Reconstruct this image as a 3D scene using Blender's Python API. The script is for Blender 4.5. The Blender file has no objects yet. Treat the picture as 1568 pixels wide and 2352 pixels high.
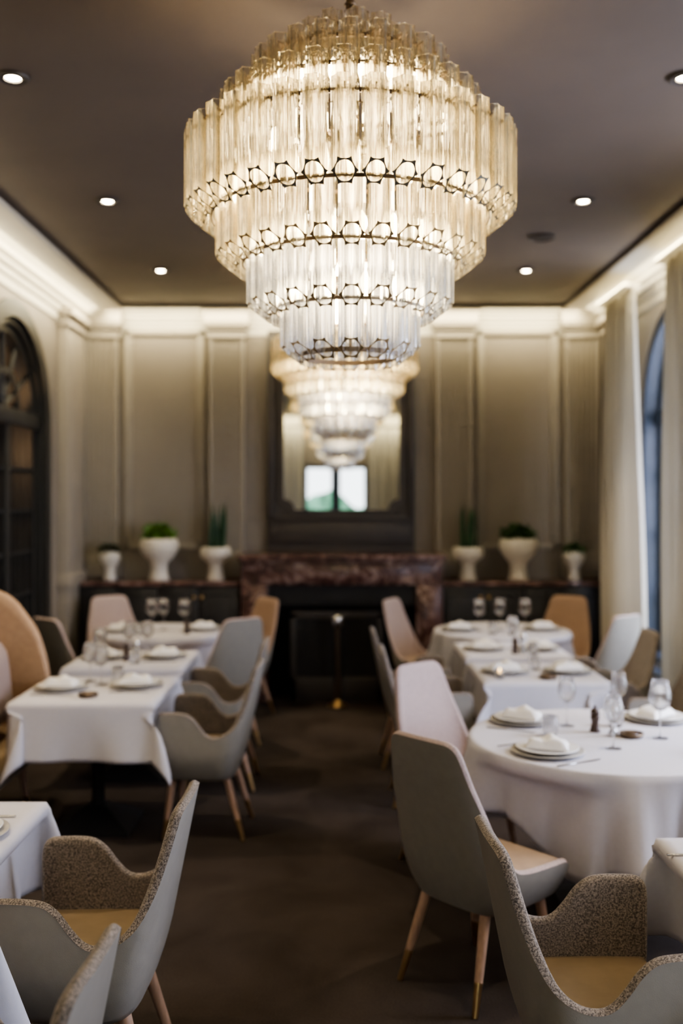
import bpy, bmesh, math, random
from mathutils import Vector, Matrix
R = math.radians
PI = math.pi
random.seed(7)
S = bpy.context.scene
COL = S.collection

# ------------------------------------------------------------------ helpers
def link(o, parent=None):
    COL.objects.link(o)
    if parent is not None:
        o.parent = parent
    return o

def mesh(name, V, F, m, parent=None, smooth=True, loc=None, mats=None, midx=None, angle=None):
    me = bpy.data.meshes.new(name)
    me.from_pydata([tuple(v) for v in V], [], F)
    bm = bmesh.new(); bm.from_mesh(me)
    bmesh.ops.recalc_face_normals(bm, faces=bm.faces)
    bm.to_mesh(me); bm.free()
    for mm in ([m] + (mats or [])):
        me.materials.append(mm)
    if midx:
        me.polygons.foreach_set('material_index', midx)
    me.polygons.foreach_set('use_smooth', [smooth] * len(me.polygons))
    if smooth and angle:
        me.set_sharp_from_angle(angle=R(angle))
    me.update()
    o = bpy.data.objects.new(name, me)
    link(o, parent)
    if loc is not None:
        o.location = loc
    return o

class MB:
    """collects shapes into one mesh"""
    def __init__(s): s.V = []; s.F = []
    def add(s, V, F):
        b = len(s.V); s.V += [tuple(v) for v in V]; s.F += [[i + b for i in f] for f in F]; return s
    def box(s, x0, x1, y0, y1, z0, z1, bev=0.0):
        if bev <= 0:
            V = [(x, y, z) for x in (x0, x1) for y in (y0, y1) for z in (z0, z1)]
            F = [[0,1,3,2],[4,6,7,5],[0,4,5,1],[2,3,7,6],[0,2,6,4],[1,5,7,3]]
            return s.add(V, F)
        bm = bmesh.new()
        bmesh.ops.create_cube(bm, size=1)
        for v in bm.verts:
            v.co = Vector(((x0+x1)/2 + v.co.x*(x1-x0), (y0+y1)/2 + v.co.y*(y1-y0), (z0+z1)/2 + v.co.z*(z1-z0)))
        bmesh.ops.bevel(bm, geom=bm.edges[:], offset=bev, segments=2, profile=.5, affect='EDGES')
        bm.verts.index_update()
        s.add([v.co[:] for v in bm.verts], [[v.index for v in f.verts] for f in bm.faces]); bm.free()
        return s
    def lathe(s, prof, n=32, c=(0,0,0), cap=True):
        V = []; F = []
        for (r, z) in prof:
            for k in range(n):
                a = 2*PI*k/n
                V.append((c[0] + r*math.cos(a), c[1] + r*math.sin(a), c[2] + z))
        m = len(prof)
        for i in range(m-1):
            for k in range(n):
                F.append([i*n+k, i*n+(k+1) % n, (i+1)*n+(k+1) % n, (i+1)*n+k])
        if cap:
            if prof[0][0] > 1e-5: F.append([k for k in range(n)])
            if prof[-1][0] > 1e-5: F.append([(m-1)*n+k for k in range(n)])
        return s.add(V, F)
    def tube(s, p0, p1, r0, r1=None, n=14):
        r1 = r0 if r1 is None else r1
        p0 = Vector(p0); p1 = Vector(p1); d = (p1-p0).normalized()
        a = d.orthogonal().normalized(); b = d.cross(a)
        V = []
        for p, r in ((p0, r0), (p1, r1)):
            for k in range(n):
                t = 2*PI*k/n
                V.append(p + a*r*math.cos(t) + b*r*math.sin(t))
        F = [[k, (k+1) % n, n+(k+1) % n, n+k] for k in range(n)]
        F.append(list(range(n))); F.append(list(range(n, 2*n)))
        return s.add(V, F)
    def prism(s, prof, y0, y1, plane='xz'):
        n = len(prof); V = []
        for t in (y0, y1):
            for (a, b) in prof:
                V.append((a, t, b) if plane == 'xz' else ((t, a, b) if plane == 'yz' else (a, b, t)))
        F = [[k, (k+1) % n, n+(k+1) % n, n+k] for k in range(n)]
        F.append(list(range(n))); F.append(list(range(n, 2*n)))
        return s.add(V, F)
    def torus(s, r, t, z, n=64, k=8, c=(0,0)):
        V = []; F = []
        for i in range(n):
            a = 2*PI*i/n
            for j in range(k):
                b = 2*PI*j/k
                rr = r + t*math.cos(b)
                V.append((c[0]+rr*math.cos(a), c[1]+rr*math.sin(a), z + t*math.sin(b)))
        for i in range(n):
            for j in range(k):
                F.append([i*k+j, ((i+1) % n)*k+j, ((i+1) % n)*k+(j+1) % k, i*k+(j+1) % k])
        return s.add(V, F)
    def build(s, name, m, parent=None, smooth=False, angle=None, **kw):
        return mesh(name, s.V, s.F, m, parent, smooth or bool(angle), angle=angle, **kw)

def tag(o, label=None, cat=None, group=None, kind=None):
    if label: o['label'] = label
    if cat: o['category'] = cat
    if group: o['group'] = group
    if kind: o['kind'] = kind
    return o

def thing(name, label, cat, loc=(0,0,0), rz=0, group=None):
    o = bpy.data.objects.new(name, None); o.empty_display_size = .05
    link(o); o.location = loc; o.rotation_euler = (0, 0, rz)
    return tag(o, label, cat, group)

def struct(o): o['kind'] = 'structure'; return o

def dup(root, loc, rz, label, group=None):
    r = root.copy(); COL.objects.link(r); r.location = loc; r.rotation_euler = (0, 0, rz); r['label'] = label
    if group: r['group'] = group
    for ch in list(root.children):
        c = ch.copy(); COL.objects.link(c); c.parent = r
        for g in list(ch.children):
            d = g.copy(); COL.objects.link(d); d.parent = c
    return r

# ------------------------------------------------------------------ materials
def nodes(name):
    m = bpy.data.materials.new(name); m.use_nodes = True
    nt = m.node_tree; b = nt.nodes['Principled BSDF']
    return m, nt, b

def mat(name, col, rough=.5, metal=0., noise=0., scale=20., bump=0., bscale=None, spec=.5, sheen=0., dark=.6, detail=4, stretch=None):
    m, nt, b = nodes(name)
    b.inputs['Roughness'].default_value = rough; b.inputs['Metallic'].default_value = metal
    b.inputs['Specular IOR Level'].default_value = spec
    b.inputs['Base Color'].default_value = (*col, 1)
    if sheen: b.inputs['Sheen Weight'].default_value = sheen
    tc = nt.nodes.new('ShaderNodeTexCoord'); src = tc.outputs['Object']
    if stretch:
        mp = nt.nodes.new('ShaderNodeMapping'); mp.inputs['Scale'].default_value = stretch
        nt.links.new(src, mp.inputs[0]); src = mp.outputs[0]
    n = nt.nodes.new('ShaderNodeTexNoise'); n.inputs['Scale'].default_value = scale; n.inputs['Detail'].default_value = detail
    nt.links.new(src, n.inputs['Vector'])
    r = nt.nodes.new('ShaderNodeValToRGB')
    lo = [c*(1-noise*dark) for c in col]; hi = [min(1, c*(1+noise*.5)) for c in col]
    r.color_ramp.elements[0].color = (*lo, 1); r.color_ramp.elements[1].color = (*hi, 1)
    r.color_ramp.elements[0].position = .35; r.color_ramp.elements[1].position = .65
    nt.links.new(n.outputs['Fac'], r.inputs[0]); nt.links.new(r.outputs[0], b.inputs['Base Color'])
    if bump:
        n2 = nt.nodes.new('ShaderNodeTexNoise'); n2.inputs['Scale'].default_value = bscale or scale*3
        nt.links.new(src, n2.inputs['Vector'])
        bp = nt.nodes.new('ShaderNodeBump'); bp.inputs['Strength'].default_value = bump; bp.inputs['Distance'].default_value = .004
        nt.links.new(n2.outputs['Fac'], bp.inputs['Height']); nt.links.new(bp.outputs[0], b.inputs['Normal'])
    return m

def tweed(name, dark, light, scale=170.):
    m, nt, b = nodes(name)
    b.inputs['Roughness'].default_value = .9; b.inputs['Sheen Weight'].default_value = .15
    tc = nt.nodes.new('ShaderNodeTexCoord')
    n = nt.nodes.new('ShaderNodeTexNoise'); n.inputs['Scale'].default_value = scale; n.inputs['Detail'].default_value = 3; n.inputs['Roughness'].default_value = .7
    nt.links.new(tc.outputs['Object'], n.inputs['Vector'])
    r = nt.nodes.new('ShaderNodeValToRGB')
    r.color_ramp.elements[0].color = (*dark, 1); r.color_ramp.elements[1].color = (*light, 1)
    r.color_ramp.elements[0].position = .40; r.color_ramp.elements[1].position = .62
    nt.links.new(n.outputs['Fac'], r.inputs[0]); nt.links.new(r.outputs[0], b.inputs['Base Color'])
    bp = nt.nodes.new('ShaderNodeBump'); bp.inputs['Strength'].default_value = .6; bp.inputs['Distance'].default_value = .003
    nt.links.new(n.outputs['Fac'], bp.inputs['Height']); nt.links.new(bp.outputs[0], b.inputs['Normal'])
    return m

def glassy(name, tint=(1,1,1), refl=.12, edge=.75, scatter=.0, scol=(1,.9,.72), rough=.04, streak=0.):
    """clear thin glass: see-through in the middle, reflecting towards the edges, with a little scatter"""
    m = bpy.data.materials.new(name); m.use_nodes = True; nt = m.node_tree; nt.nodes.clear()
    out = nt.nodes.new('ShaderNodeOutputMaterial')
    tr = nt.nodes.new('ShaderNodeBsdfTransparent'); tr.inputs[0].default_value = (*tint, 1)
    gl = nt.nodes.new('ShaderNodeBsdfGlossy'); gl.inputs['Roughness'].default_value = rough; gl.inputs[0].default_value = (1, .97, .92, 1)
    lw = nt.nodes.new('ShaderNodeLayerWeight'); lw.inputs[0].default_value = .35
    mr = nt.nodes.new('ShaderNodeMapRange'); mr.inputs[3].default_value = refl; mr.inputs[4].default_value = edge
    pw = nt.nodes.new('ShaderNodeMath'); pw.operation = 'POWER'; pw.inputs[1].default_value = 2.2
    nt.links.new(lw.outputs['Facing'], pw.inputs[0]); nt.links.new(pw.outputs[0], mr.inputs[0])
    mx = nt.nodes.new('ShaderNodeMixShader')
    nt.links.new(mr.outputs[0], mx.inputs[0]); nt.links.new(tr.outputs[0], mx.inputs[1]); nt.links.new(gl.outputs[0], mx.inputs[2])
    last = mx
    if scatter:
        tl = nt.nodes.new('ShaderNodeBsdfTranslucent'); tl.inputs[0].default_value = (*scol, 1)
        df = nt.nodes.new('ShaderNodeBsdfDiffuse'); df.inputs[0].default_value = (*scol, 1)
        ad = nt.nodes.new('ShaderNodeMixShader'); ad.inputs[0].default_value = .35
        nt.links.new(tl.outputs[0], ad.inputs[1]); nt.links.new(df.outputs[0], ad.inputs[2])
        m2 = nt.nodes.new('ShaderNodeMixShader'); m2.inputs[0].default_value = scatter
        if streak:
            tc = nt.nodes.new('ShaderNodeTexCoord'); mp = nt.nodes.new('ShaderNodeMapping'); mp.inputs['Scale'].default_value = (110, 110, 2.)
            nz = nt.nodes.new('ShaderNodeTexNoise'); nz.inputs['Scale'].default_value = 1.; nz.inputs['Detail'].default_value = 2
            nt.links.new(tc.outputs['Object'], mp.inputs[0]); nt.links.new(mp.outputs[0], nz.inputs['Vector'])
            m3 = nt.nodes.new('ShaderNodeMapRange'); m3.inputs[1].default_value = .35; m3.inputs[2].default_value = .68
            m3.inputs[3].default_value = scatter*(1-streak); m3.inputs[4].default_value = min(1, scatter*(1+streak))
            nt.links.new(nz.outputs['Fac'], m3.inputs[0]); nt.links.new(m3.outputs[0], m2.inputs[0])
        nt.links.new(last.outputs[0], m2.inputs[1]); nt.links.new(ad.outputs[0], m2.inputs[2]); last = m2
    nt.links.new(last.outputs[0], out.inputs[0])
    return m

def emit(name, col, s, sample=False):
    m = bpy.data.materials.new(name); m.use_nodes = True; nt = m.node_tree; nt.nodes.clear()
    out = nt.nodes.new('ShaderNodeOutputMaterial'); e = nt.nodes.new('ShaderNodeEmission')
    e.inputs[0].default_value = (*col, 1); e.inputs[1].default_value = s
    nt.links.new(e.outputs[0], out.inputs[0])
    if not sample: m.cycles.emission_sampling = 'NONE'
    return m

M = {}
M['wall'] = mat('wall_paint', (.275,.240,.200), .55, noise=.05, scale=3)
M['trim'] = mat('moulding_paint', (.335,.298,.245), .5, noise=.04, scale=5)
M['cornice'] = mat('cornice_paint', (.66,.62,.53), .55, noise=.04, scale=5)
M['ceil'] = mat('ceiling_paint', (.138,.110,.090), .6, noise=.1, scale=2)
M['carpet'] = None
M['navy'] = mat('dark_lacquer', (.018,.017,.018), .38, noise=.2, scale=6)
M['overm'] = mat('dark_panel_paint', (.055,.047,.043), .5, noise=.1, scale=4)
M['doorframe'] = mat('door_dark_paint', (.030,.029,.027), .42, noise=.15, scale=6)
M['winframe'] = mat('window_dark_blue_paint', (.030,.042,.065), .4, noise=.15, scale=6)
M['leather'] = mat('grey_leather', (.305,.283,.248), .42, noise=.06, scale=30, bump=.15, bscale=420)
M['tweed'] = tweed('brown_grey_tweed', (.080,.067,.059), (.37,.315,.27), 210)
M['pinkwarmlit'] = tweed('warm_lit_pink_weave', (.30,.20,.145), (.47,.325,.235), 260)  # the pale pink weave again, with warm light put into its colour
M['pink'] = tweed('pale_pink_weave', (.36,.28,.265), (.58,.475,.45), 260)
M['tan'] = mat('tan_leather', (.235,.175,.108), .45, noise=.1, scale=20)
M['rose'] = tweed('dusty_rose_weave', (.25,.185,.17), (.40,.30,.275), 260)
M['beige'] = mat('beige_leather', (.42,.32,.235), .45, noise=.1, scale=20)
M['tanback'] = mat('tan_wing_fabric', (.50,.33,.20), .7, noise=.12, scale=40)
M['oak'] = mat('pale_oak', (.52,.34,.24), .45, noise=.25, scale=18, stretch=(4,4,.6))
M['brass'] = mat('brass', (.62,.42,.20), .28, metal=1, noise=.1, scale=30)
M['bronze'] = mat('bronze', (.16,.12,.085), .4, metal=1, noise=.1, scale=30)
M['chrome'] = mat('chrome', (.75,.75,.76), .12, metal=1, noise=.02, scale=30)
M['iron'] = mat('black_iron', (.012,.012,.013), .5, noise=.2, scale=30)
M['linen'] = mat('white_linen', (.585,.575,.625), .85, noise=.03, scale=60, bump=.1, bscale=600, sheen=.1)
M['napkin'] = mat('napkin_linen', (.86,.85,.84), .9, noise=.03, scale=60)
M['china'] = mat('white_china', (.83,.82,.80), .15, noise=.01, scale=10)
M['charger'] = mat('grey_glaze', (.46,.44,.40), .25, noise=.2, scale=14)
M['steel'] = mat('cutlery_steel', (.6,.6,.6), .2, metal=1, noise=.02, scale=30)
M['darkwood'] = mat('dark_wood', (.07,.042,.028), .35, noise=.4, scale=14)
M['ceramic'] = mat('cream_ceramic', (.72,.68,.60), .4, noise=.06, scale=12)
M['soil'] = mat('soil', (.035,.025,.018), .95, noise=.5, scale=60)
M['leafg'] = mat('bright_leaf', (.12,.24,.035), .5, noise=.6, scale=22)
M['leafd'] = mat('dark_leaf', (.035,.085,.02), .5, noise=.6, scale=22)
M['leafb'] = mat('olive_leaf', (.045,.05,.022), .6, noise=.6, scale=22)
M['spike'] = mat('snake_plant_leaf', (.03,.085,.03), .45, noise=.7, scale=14, stretch=(1,1,3))
M['hedge'] = mat('hedge_leaf', (.20,.44,.30), .7, noise=.6, scale=4)
M['lawn'] = mat('lawn', (.12,.26,.10), .9, noise=.5, scale=6)
def crystal(name, clear, tint, scatter, scol, ior=1.45):
    """refracting glass with part of the light passing straight through, and a faint streaky haze"""
    m = bpy.data.materials.new(name); m.use_nodes = True; nt = m.node_tree; nt.nodes.clear()
    out = nt.nodes.new('ShaderNodeOutputMaterial')
    tr = nt.nodes.new('ShaderNodeBsdfTransparent'); tr.inputs[0].default_value = (*tint, 1)
    gl = nt.nodes.new('ShaderNodeBsdfGlass'); gl.inputs['IOR'].default_value = ior; gl.inputs['Roughness'].default_value = 0; gl.inputs[0].default_value = (*tint, 1)
    mx = nt.nodes.new('ShaderNodeMixShader'); mx.inputs[0].default_value = clear
    nt.links.new(gl.outputs[0], mx.inputs[1]); nt.links.new(tr.outputs[0], mx.inputs[2])
    last = mx
    if scatter:
        tl = nt.nodes.new('ShaderNodeBsdfTranslucent'); tl.inputs[0].default_value = (*scol, 1)
        m2 = nt.nodes.new('ShaderNodeMixShader')
        tc = nt.nodes.new('ShaderNodeTexCoord'); mp = nt.nodes.new('ShaderNodeMapping'); mp.inputs['Scale'].default_value = (130, 130, 3.)
        nz = nt.nodes.new('ShaderNodeTexNoise'); nz.inputs['Scale'].default_value = 1.; nz.inputs['Detail'].default_value = 2
        nt.links.new(tc.outputs['Object'], mp.inputs[0]); nt.links.new(mp.outputs[0], nz.inputs['Vector'])
        m3 = nt.nodes.new('ShaderNodeMapRange'); m3.inputs[1].default_value = .42; m3.inputs[2].default_value = .70
        m3.inputs[3].default_value = scatter*.25; m3.inputs[4].default_value = scatter*2.2
        nt.links.new(nz.outputs['Fac'], m3.inputs[0]); nt.links.new(m3.outputs[0], m2.inputs[0])
        nt.links.new(last.outputs[0], m2.inputs[1]); nt.links.new(tl.outputs[0], m2.inputs[2]); last = m2
    nt.links.new(last.outputs[0], out.inputs[0])
    return m
M['rod'] = crystal('clear_crystal', .35, (1,.98,.925), .022, (1,.84,.50))
M['roddaylit'] = crystal('clear_crystal_daylit', .30, (.985,.99,1), .010, (1,.88,.68))  # same crystal for the lower tiers, window daylight put into its cooler tint
M['rodendlit'] = mat('crystal_lit_edge', (.42,.30,.15), .25, metal=.6, noise=.4, scale=60)  # cut edge of the lower rods, light shining through painted as gold
M['rodend'] = mat('crystal_cut_edge', (.10,.085,.06), .2, noise=.4, scale=60)
M['glass'] = crystal('wine_glass', .45, (1,1,1), 0, (1,1,1))
M['pane'] = glassy('window_glass', (.93,.97,1), refl=.05, edge=.6, rough=.01)
M['bulb'] = emit('warm_bulb', (1,.80,.46), 50)
M['led'] = emit('downlight_lens', (1,.86,.60), 60)
M['flame'] = emit('candle_flame', (1,.62,.22), 9)
M['inside'] = mat('firebox_black', (.012,.011,.011), .7, noise=.3, scale=8)
M['amber'] = mat('amber_cabinet_back', (.20,.115,.055), .6, noise=.4, scale=5)

def make_curtain_mat():
    m, nt, b = nodes('cream_curtain')
    nt.nodes.remove(b)
    out = nt.nodes['Material Output']
    d = nt.nodes.new('ShaderNodeBsdfDiffuse'); d.inputs[0].default_value = (.68,.645,.56,1)
    t = nt.nodes.new('ShaderNodeBsdfTranslucent'); t.inputs[0].default_value = (.72,.69,.62,1)
    x = nt.nodes.new('ShaderNodeMixShader'); x.inputs[0].default_value = .30
    tc = nt.nodes.new('ShaderNodeTexCoord'); n = nt.nodes.new('ShaderNodeTexNoise'); n.inputs['Scale'].default_value = 400
    nt.links.new(tc.outputs['Object'], n.inputs['Vector'])
    bp = nt.nodes.new('ShaderNodeBump'); bp.inputs['Strength'].default_value = .1; bp.inputs['Distance'].default_value = .002
    nt.links.new(n.outputs['Fac'], bp.inputs['Height']); nt.links.new(bp.outputs[0], d.inputs['Normal'])
    nt.links.new(d.outputs[0], x.inputs[1]); nt.links.new(t.outputs[0], x.inputs[2]); nt.links.new(x.outputs[0], out.inputs[0])
    return m
M['curtain'] = make_curtain_mat()

def make_carpet():
    m, nt, b = nodes('brown_carpet')
    b.inputs['Roughness'].default_value = .95; b.inputs['Specular IOR Level'].default_value = .15
    tc = nt.nodes.new('ShaderNodeTexCoord')
    n1 = nt.nodes.new('ShaderNodeTexNoise'); n1.inputs['Scale'].default_value = 2.2; n1.inputs['Detail'].default_value = 5; n1.inputs['Distortion'].default_value = .6
    n2 = nt.nodes.new('ShaderNodeTexNoise'); n2.inputs['Scale'].default_value = 130
    for n in (n1, n2): nt.links.new(tc.outputs['Object'], n.inputs['Vector'])
    r = nt.nodes.new('ShaderNodeValToRGB')
    r.color_ramp.elements[0].position = .3; r.color_ramp.elements[0].color = (.050,.038,.031,1)
    r.color_ramp.elements[1].position = .75; r.color_ramp.elements[1].color = (.095,.077,.068,1)
    nt.links.new(n1.outputs['Fac'], r.inputs[0])
    mx = nt.nodes.new('ShaderNodeMixRGB'); mx.blend_type = 'MULTIPLY'; mx.inputs[0].default_value = .5
    nt.links.new(r.outputs[0], mx.inputs[1]); nt.links.new(n2.outputs['Fac'], mx.inputs[2])
    nt.links.new(mx.outputs[0], b.inputs['Base Color'])
    bp = nt.nodes.new('ShaderNodeBump'); bp.inputs['Strength'].default_value = .5; bp.inputs['Distance'].default_value = .006
    nt.links.new(n2.outputs['Fac'], bp.inputs['Height']); nt.links.new(bp.outputs[0], b.inputs['Normal'])
    return m
M['carpet'] = make_carpet()

def make_marble():
    m, nt, b = nodes('red_marble')
    b.inputs['Roughness'].default_value = .22
    tc = nt.nodes.new('ShaderNodeTexCoord')
    n1 = nt.nodes.new('ShaderNodeTexNoise'); n1.inputs['Scale'].default_value = 9; n1.inputs['Detail'].default_value = 8; n1.inputs['Distortion'].default_value = 1.2; n1.inputs['Roughness'].default_value = .65
    nt.links.new(tc.outputs['Object'], n1.inputs['Vector'])
    r = nt.nodes.new('ShaderNodeValToRGB')
    e = r.color_ramp.elements
    e[0].position = .36; e[0].color = (.045,.022,.018,1); e[1].position = .68; e[1].color = (.42,.30,.26,1)
    k = e.new(.52); k.color = (.125,.062,.052,1)
    nt.links.new(n1.outputs['Fac'], r.inputs[0]); nt.links.new(r.outputs[0], b.inputs['Base Color'])
    return m
M['marble'] = make_marble()

def make_mirror():
    m, nt, b = nodes('mirror_glass')
    b.inputs['Metallic'].default_value = 1; b.inputs['Roughness'].default_value = .01; b.inputs['Base Color'].default_value = (.86,.87,.84,1)
    return m
M['mirror'] = make_mirror()

# ------------------------------------------------------------------ room shell
XL, XR, YF, YB, H = -2.42, 2.53, -2.6, 9.42, 3.62
CX = (XL+XR)/2

struct(mesh('floor', [(XL-.4,YF-.3,0),(XR+.4,YF-.3,0),(XR+.4,YB+.3,0),(XL-.4,YB+.3,0)], [[0,1,2,3]], M['carpet'], smooth=False))
struct(mesh('ceiling', [(XL-.4,YF-.3,H),(XR+.4,YF-.3,H),(XR+.4,YB+.3,H),(XL-.4,YB+.3,H)], [[0,1,2,3]], M['ceil'], smooth=False))

def wall_openings(name, a0, a1, ops, place, depth, m, flat=1.):
    """a wall in the (a,z) plane with arched openings; ops = (centre, half width, spring z, sill z); place(a,z,d) -> xyz"""
    V = []; F = []
    def quad(p):
        b = len(V); V.extend(p); F.append([b, b+1, b+2, b+3])
    cuts = []
    prev = a0
    for (c, r, zs, z0) in sorted(ops):
        cuts.append((prev, c-r, None)); prev = c+r
        N = 28
        th = [PI - PI*k/N for k in range(N+1)]
        pts = [(c + r*math.cos(t), zs + r*math.sin(t)*flat) for t in th]
        for k in range(N):
            (p, zp), (q, zq) = pts[k], pts[k+1]
            quad([place(p,zp,0), place(q,zq,0), place(q,H,0), place(p,H,0)])
            quad([place(p,zp,0), place(q,zq,0), place(q,zq,depth), place(p,zp,depth)])
            if z0 > 0: quad([place(p,0,0), place(q,0,0), place(q,z0,0), place(p,z0,0)])
        for s in (-1, 1):
            quad([place(c+s*r,z0,0), place(c+s*r,zs,0), place(c+s*r,zs,depth), place(c+s*r,z0,depth)])
        quad([place(c-r,z0,0), place(c+r,z0,0), place(c+r,z0,depth), place(c-r,z0,depth)])
    cuts.append((prev, a1, None))
    for (p, q, _) in cuts:
        if q - p > 1e-4:
            quad([place(p,0,0), place(q,0,0), place(q,H,0), place(p,H,0)])
    return struct(mesh(name, V, F, m, smooth=False))

ARC = (7.49, .84, 2.44, 0.0)
WIN = [(7.49, .84, 2.48, .5), (4.3, .84, 2.48, .5), (1.1, .84, 2.48, .5)]
wall_openings('wall_left', YF, YB, [ARC], lambda a,z,d: (XL-d, a, z), .22, M['wall'])
wall_openings('wall_right', YF, YB, WIN, lambda a,z,d: (XR+d, a, z), .28, M['wall'])
wall_openings('wall_front', XL, XR, [(-.03, .68, 2.55, .25)], lambda a,z,d: (a, YF-d, z), .25, M['wall'], flat=.02)
wall_openings('wall_back', XL, XR, [], lambda a,z,d: (a, YB+d, z), .1, M['wall'])

# cornice: profile as (distance from wall, z); swept along each wall
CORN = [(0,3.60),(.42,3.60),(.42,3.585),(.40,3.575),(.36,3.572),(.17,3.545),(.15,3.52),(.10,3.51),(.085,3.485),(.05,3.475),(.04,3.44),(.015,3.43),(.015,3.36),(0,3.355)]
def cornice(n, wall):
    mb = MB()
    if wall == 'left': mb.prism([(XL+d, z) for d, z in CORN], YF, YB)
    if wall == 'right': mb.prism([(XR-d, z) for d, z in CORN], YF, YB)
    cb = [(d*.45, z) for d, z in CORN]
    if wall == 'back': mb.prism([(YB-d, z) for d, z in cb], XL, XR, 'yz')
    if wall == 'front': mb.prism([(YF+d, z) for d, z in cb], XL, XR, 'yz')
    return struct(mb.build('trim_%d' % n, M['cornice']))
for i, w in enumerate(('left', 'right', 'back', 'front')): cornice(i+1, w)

# fluted pilasters on the back wall
def pilaster(n, x0, x1, zb=1.08, proj=.10):
    mb = MB()
    y = YB - proj
    w = x1-x0
    prof = [(x0, YB), (x0, y), (x0+.035, y)]
    nf = 5; fw = (w-.07)/nf
    for k in range(nf):
        a = x0+.035+k*fw
        for t in range(0, 7):
            ang = PI*t/6
            prof.append((a+fw*.12 + fw*.76*(t/6), y + .022*math.sin(ang)))
    prof += [(x1-.035, y), (x1, y), (x1, YB)]
    mb.prism(prof, zb+.22, 3.34, 'xy')
    mb.box(x0-.02, x1+.02, y-.02, YB, zb, zb+.20, .006); mb.box(x0-.01, x1+.01, y-.01, YB, zb+.195, zb+.235, .01)
    mb.box(x0-.012, x1+.012, y-.012, YB, 3.32, 3.345, .005)
    mb.box(x0-.03, x1+.03, y-.03, YB, 3.40, 3.43, .006)
    mb.box(x0-.005, x1+.005, y-.005, YB, 3.345, 3.40)
    mb.box(x0-.05, x1+.05, y-.05, YB, 3.43, 3.60, .012)
    mb.box(x0-.07, x1+.07, y-.09, YB, 3.54, 3.60, .012)
    return struct(mb.build('trim_%d' % n, M['trim'], angle=40))
pilaster(5, -2.38, -2.06); pilaster(6, -1.20, -.87); pilaster(7, .93, 1.27); pilaster(8, 2.14, 2.46)
# raised panel mouldings between the pilasters
def panel_frame(n, x0, x1, z0, z1, wall='back', w=.05):
    mb = MB()
    y = YB
    for (a, b, c, d, p) in ((x0, x0+w, z0, z1, .03), (x1-w, x1, z0, z1, .03), (x0, x1, z0, z0+w, .03), (x0, x1, z1-w, z1, .03),
                            (x0+w, x0+w*1.5, z0, z1, .015), (x1-w*1.5, x1-w, z0, z1, .015)):
        if wall == 'back': mb.box(a, b, y-p, y+.02, c, d, .006)
        elif wall == 'left': mb.box(XL-.02, XL+p, a, b, c, d, .006)
        else: mb.box(XR-p, XR+.02, a, b, c, d, .006)
    return struct(mb.build('trim_%d' % n, M['trim'], angle=40))
panel_frame(9, -2.01, -1.25, 1.34, 3.41); panel_frame(10, 1.32, 2.09, 1.34, 3.41)
# side pilaster at the far end of the left and right walls
def side_pil(n, s):
    mb = MB(); x = XL if s < 0 else XR
    def bx(y0, y1, p, z0, z1, b=.006):
        mb.box(min(x-s*p, x+s*.02), max(x-s*p, x+s*.02), y0, y1, z0, z1, b)
    bx(8.62, 9.16, .09, .30, 3.33); bx(8.70, 9.08, .10, 1.30, 3.20); bx(8.58, 9.20, .12, 0, .32, .01); bx(8.6, 9.18, .11, 1.04, 1.16, .01)
    bx(8.60, 9.18, .115, 3.31, 3.35); bx(8.56, 9.22, .15, 3.40, 3.47, .012); bx(8.60, 9.18, .10, 3.34, 3.42)
    return struct(mb.build('trim_%d' % n, M['trim'], angle=40))
side_pil(11, -1); side_pil(12, 1)
mb = MB()
for (a, b) in ((YF, 6.6), (8.38, 9.4)): mb.box(XL-.01, XL+.025, a, b, 0, .18, .008)
struct(mb.build('baseboard_left', M['trim'], angle=40))
mb = MB(); mb.box(XR-.025, XR+.01, YF, YB, 0, .18, .008); struct(mb.build('baseboard_right', M['trim'], angle=40))
# frieze line mouldings of the side walls
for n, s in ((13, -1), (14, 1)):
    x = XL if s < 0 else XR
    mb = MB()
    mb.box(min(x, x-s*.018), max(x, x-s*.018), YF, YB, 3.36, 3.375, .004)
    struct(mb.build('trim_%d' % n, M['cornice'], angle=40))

# left arched glazed door
def arch_ring(c, r0, r1, zs, z0, x0, x1, N=28):
    """a flat arch-shaped frame between radii r1<r0 in the (y,z) plane, from x0 to x1"""
    out = [(c-r0, z0)] + [(c + r0*math.cos(PI-PI*k/N), zs + r0*math.sin(PI-PI*k/N)) for k in range(N+1)] + [(c+r0, z0)]
    inn = [(c-r1, z0)] + [(c + r1*math.cos(PI-PI*k/N), zs + r1*math.sin(PI-PI*k/N)) for k in range(N+1)] + [(c+r1, z0)]
    n = len(out); V = []; F = []
    for x in (x0, x1):
        V += [(x, a, z) for a, z in out]; V += [(x, a, z) for a, z in inn]
    for k in range(n-1):
        F += [[k, k+1, n+k+1, n+k], [2*n+k, 2*n+k+1, 3*n+k+1, 3*n+k], [k, k+1, 2*n+k+1, 2*n+k], [n+k, n+k+1, 3*n+k+1, 3*n+k]]
    return V, F

def arch_plane(c, r, zs, z0, x, N=28):
    V = [(x, c-r, z0)] + [(x, c + r*math.cos(PI-PI*k/N), zs + r*math.sin(PI-PI*k/N)) for k in range(N+1)] + [(x, c+r, z0)]
    return V, [list(range(len(V)))]

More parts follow.
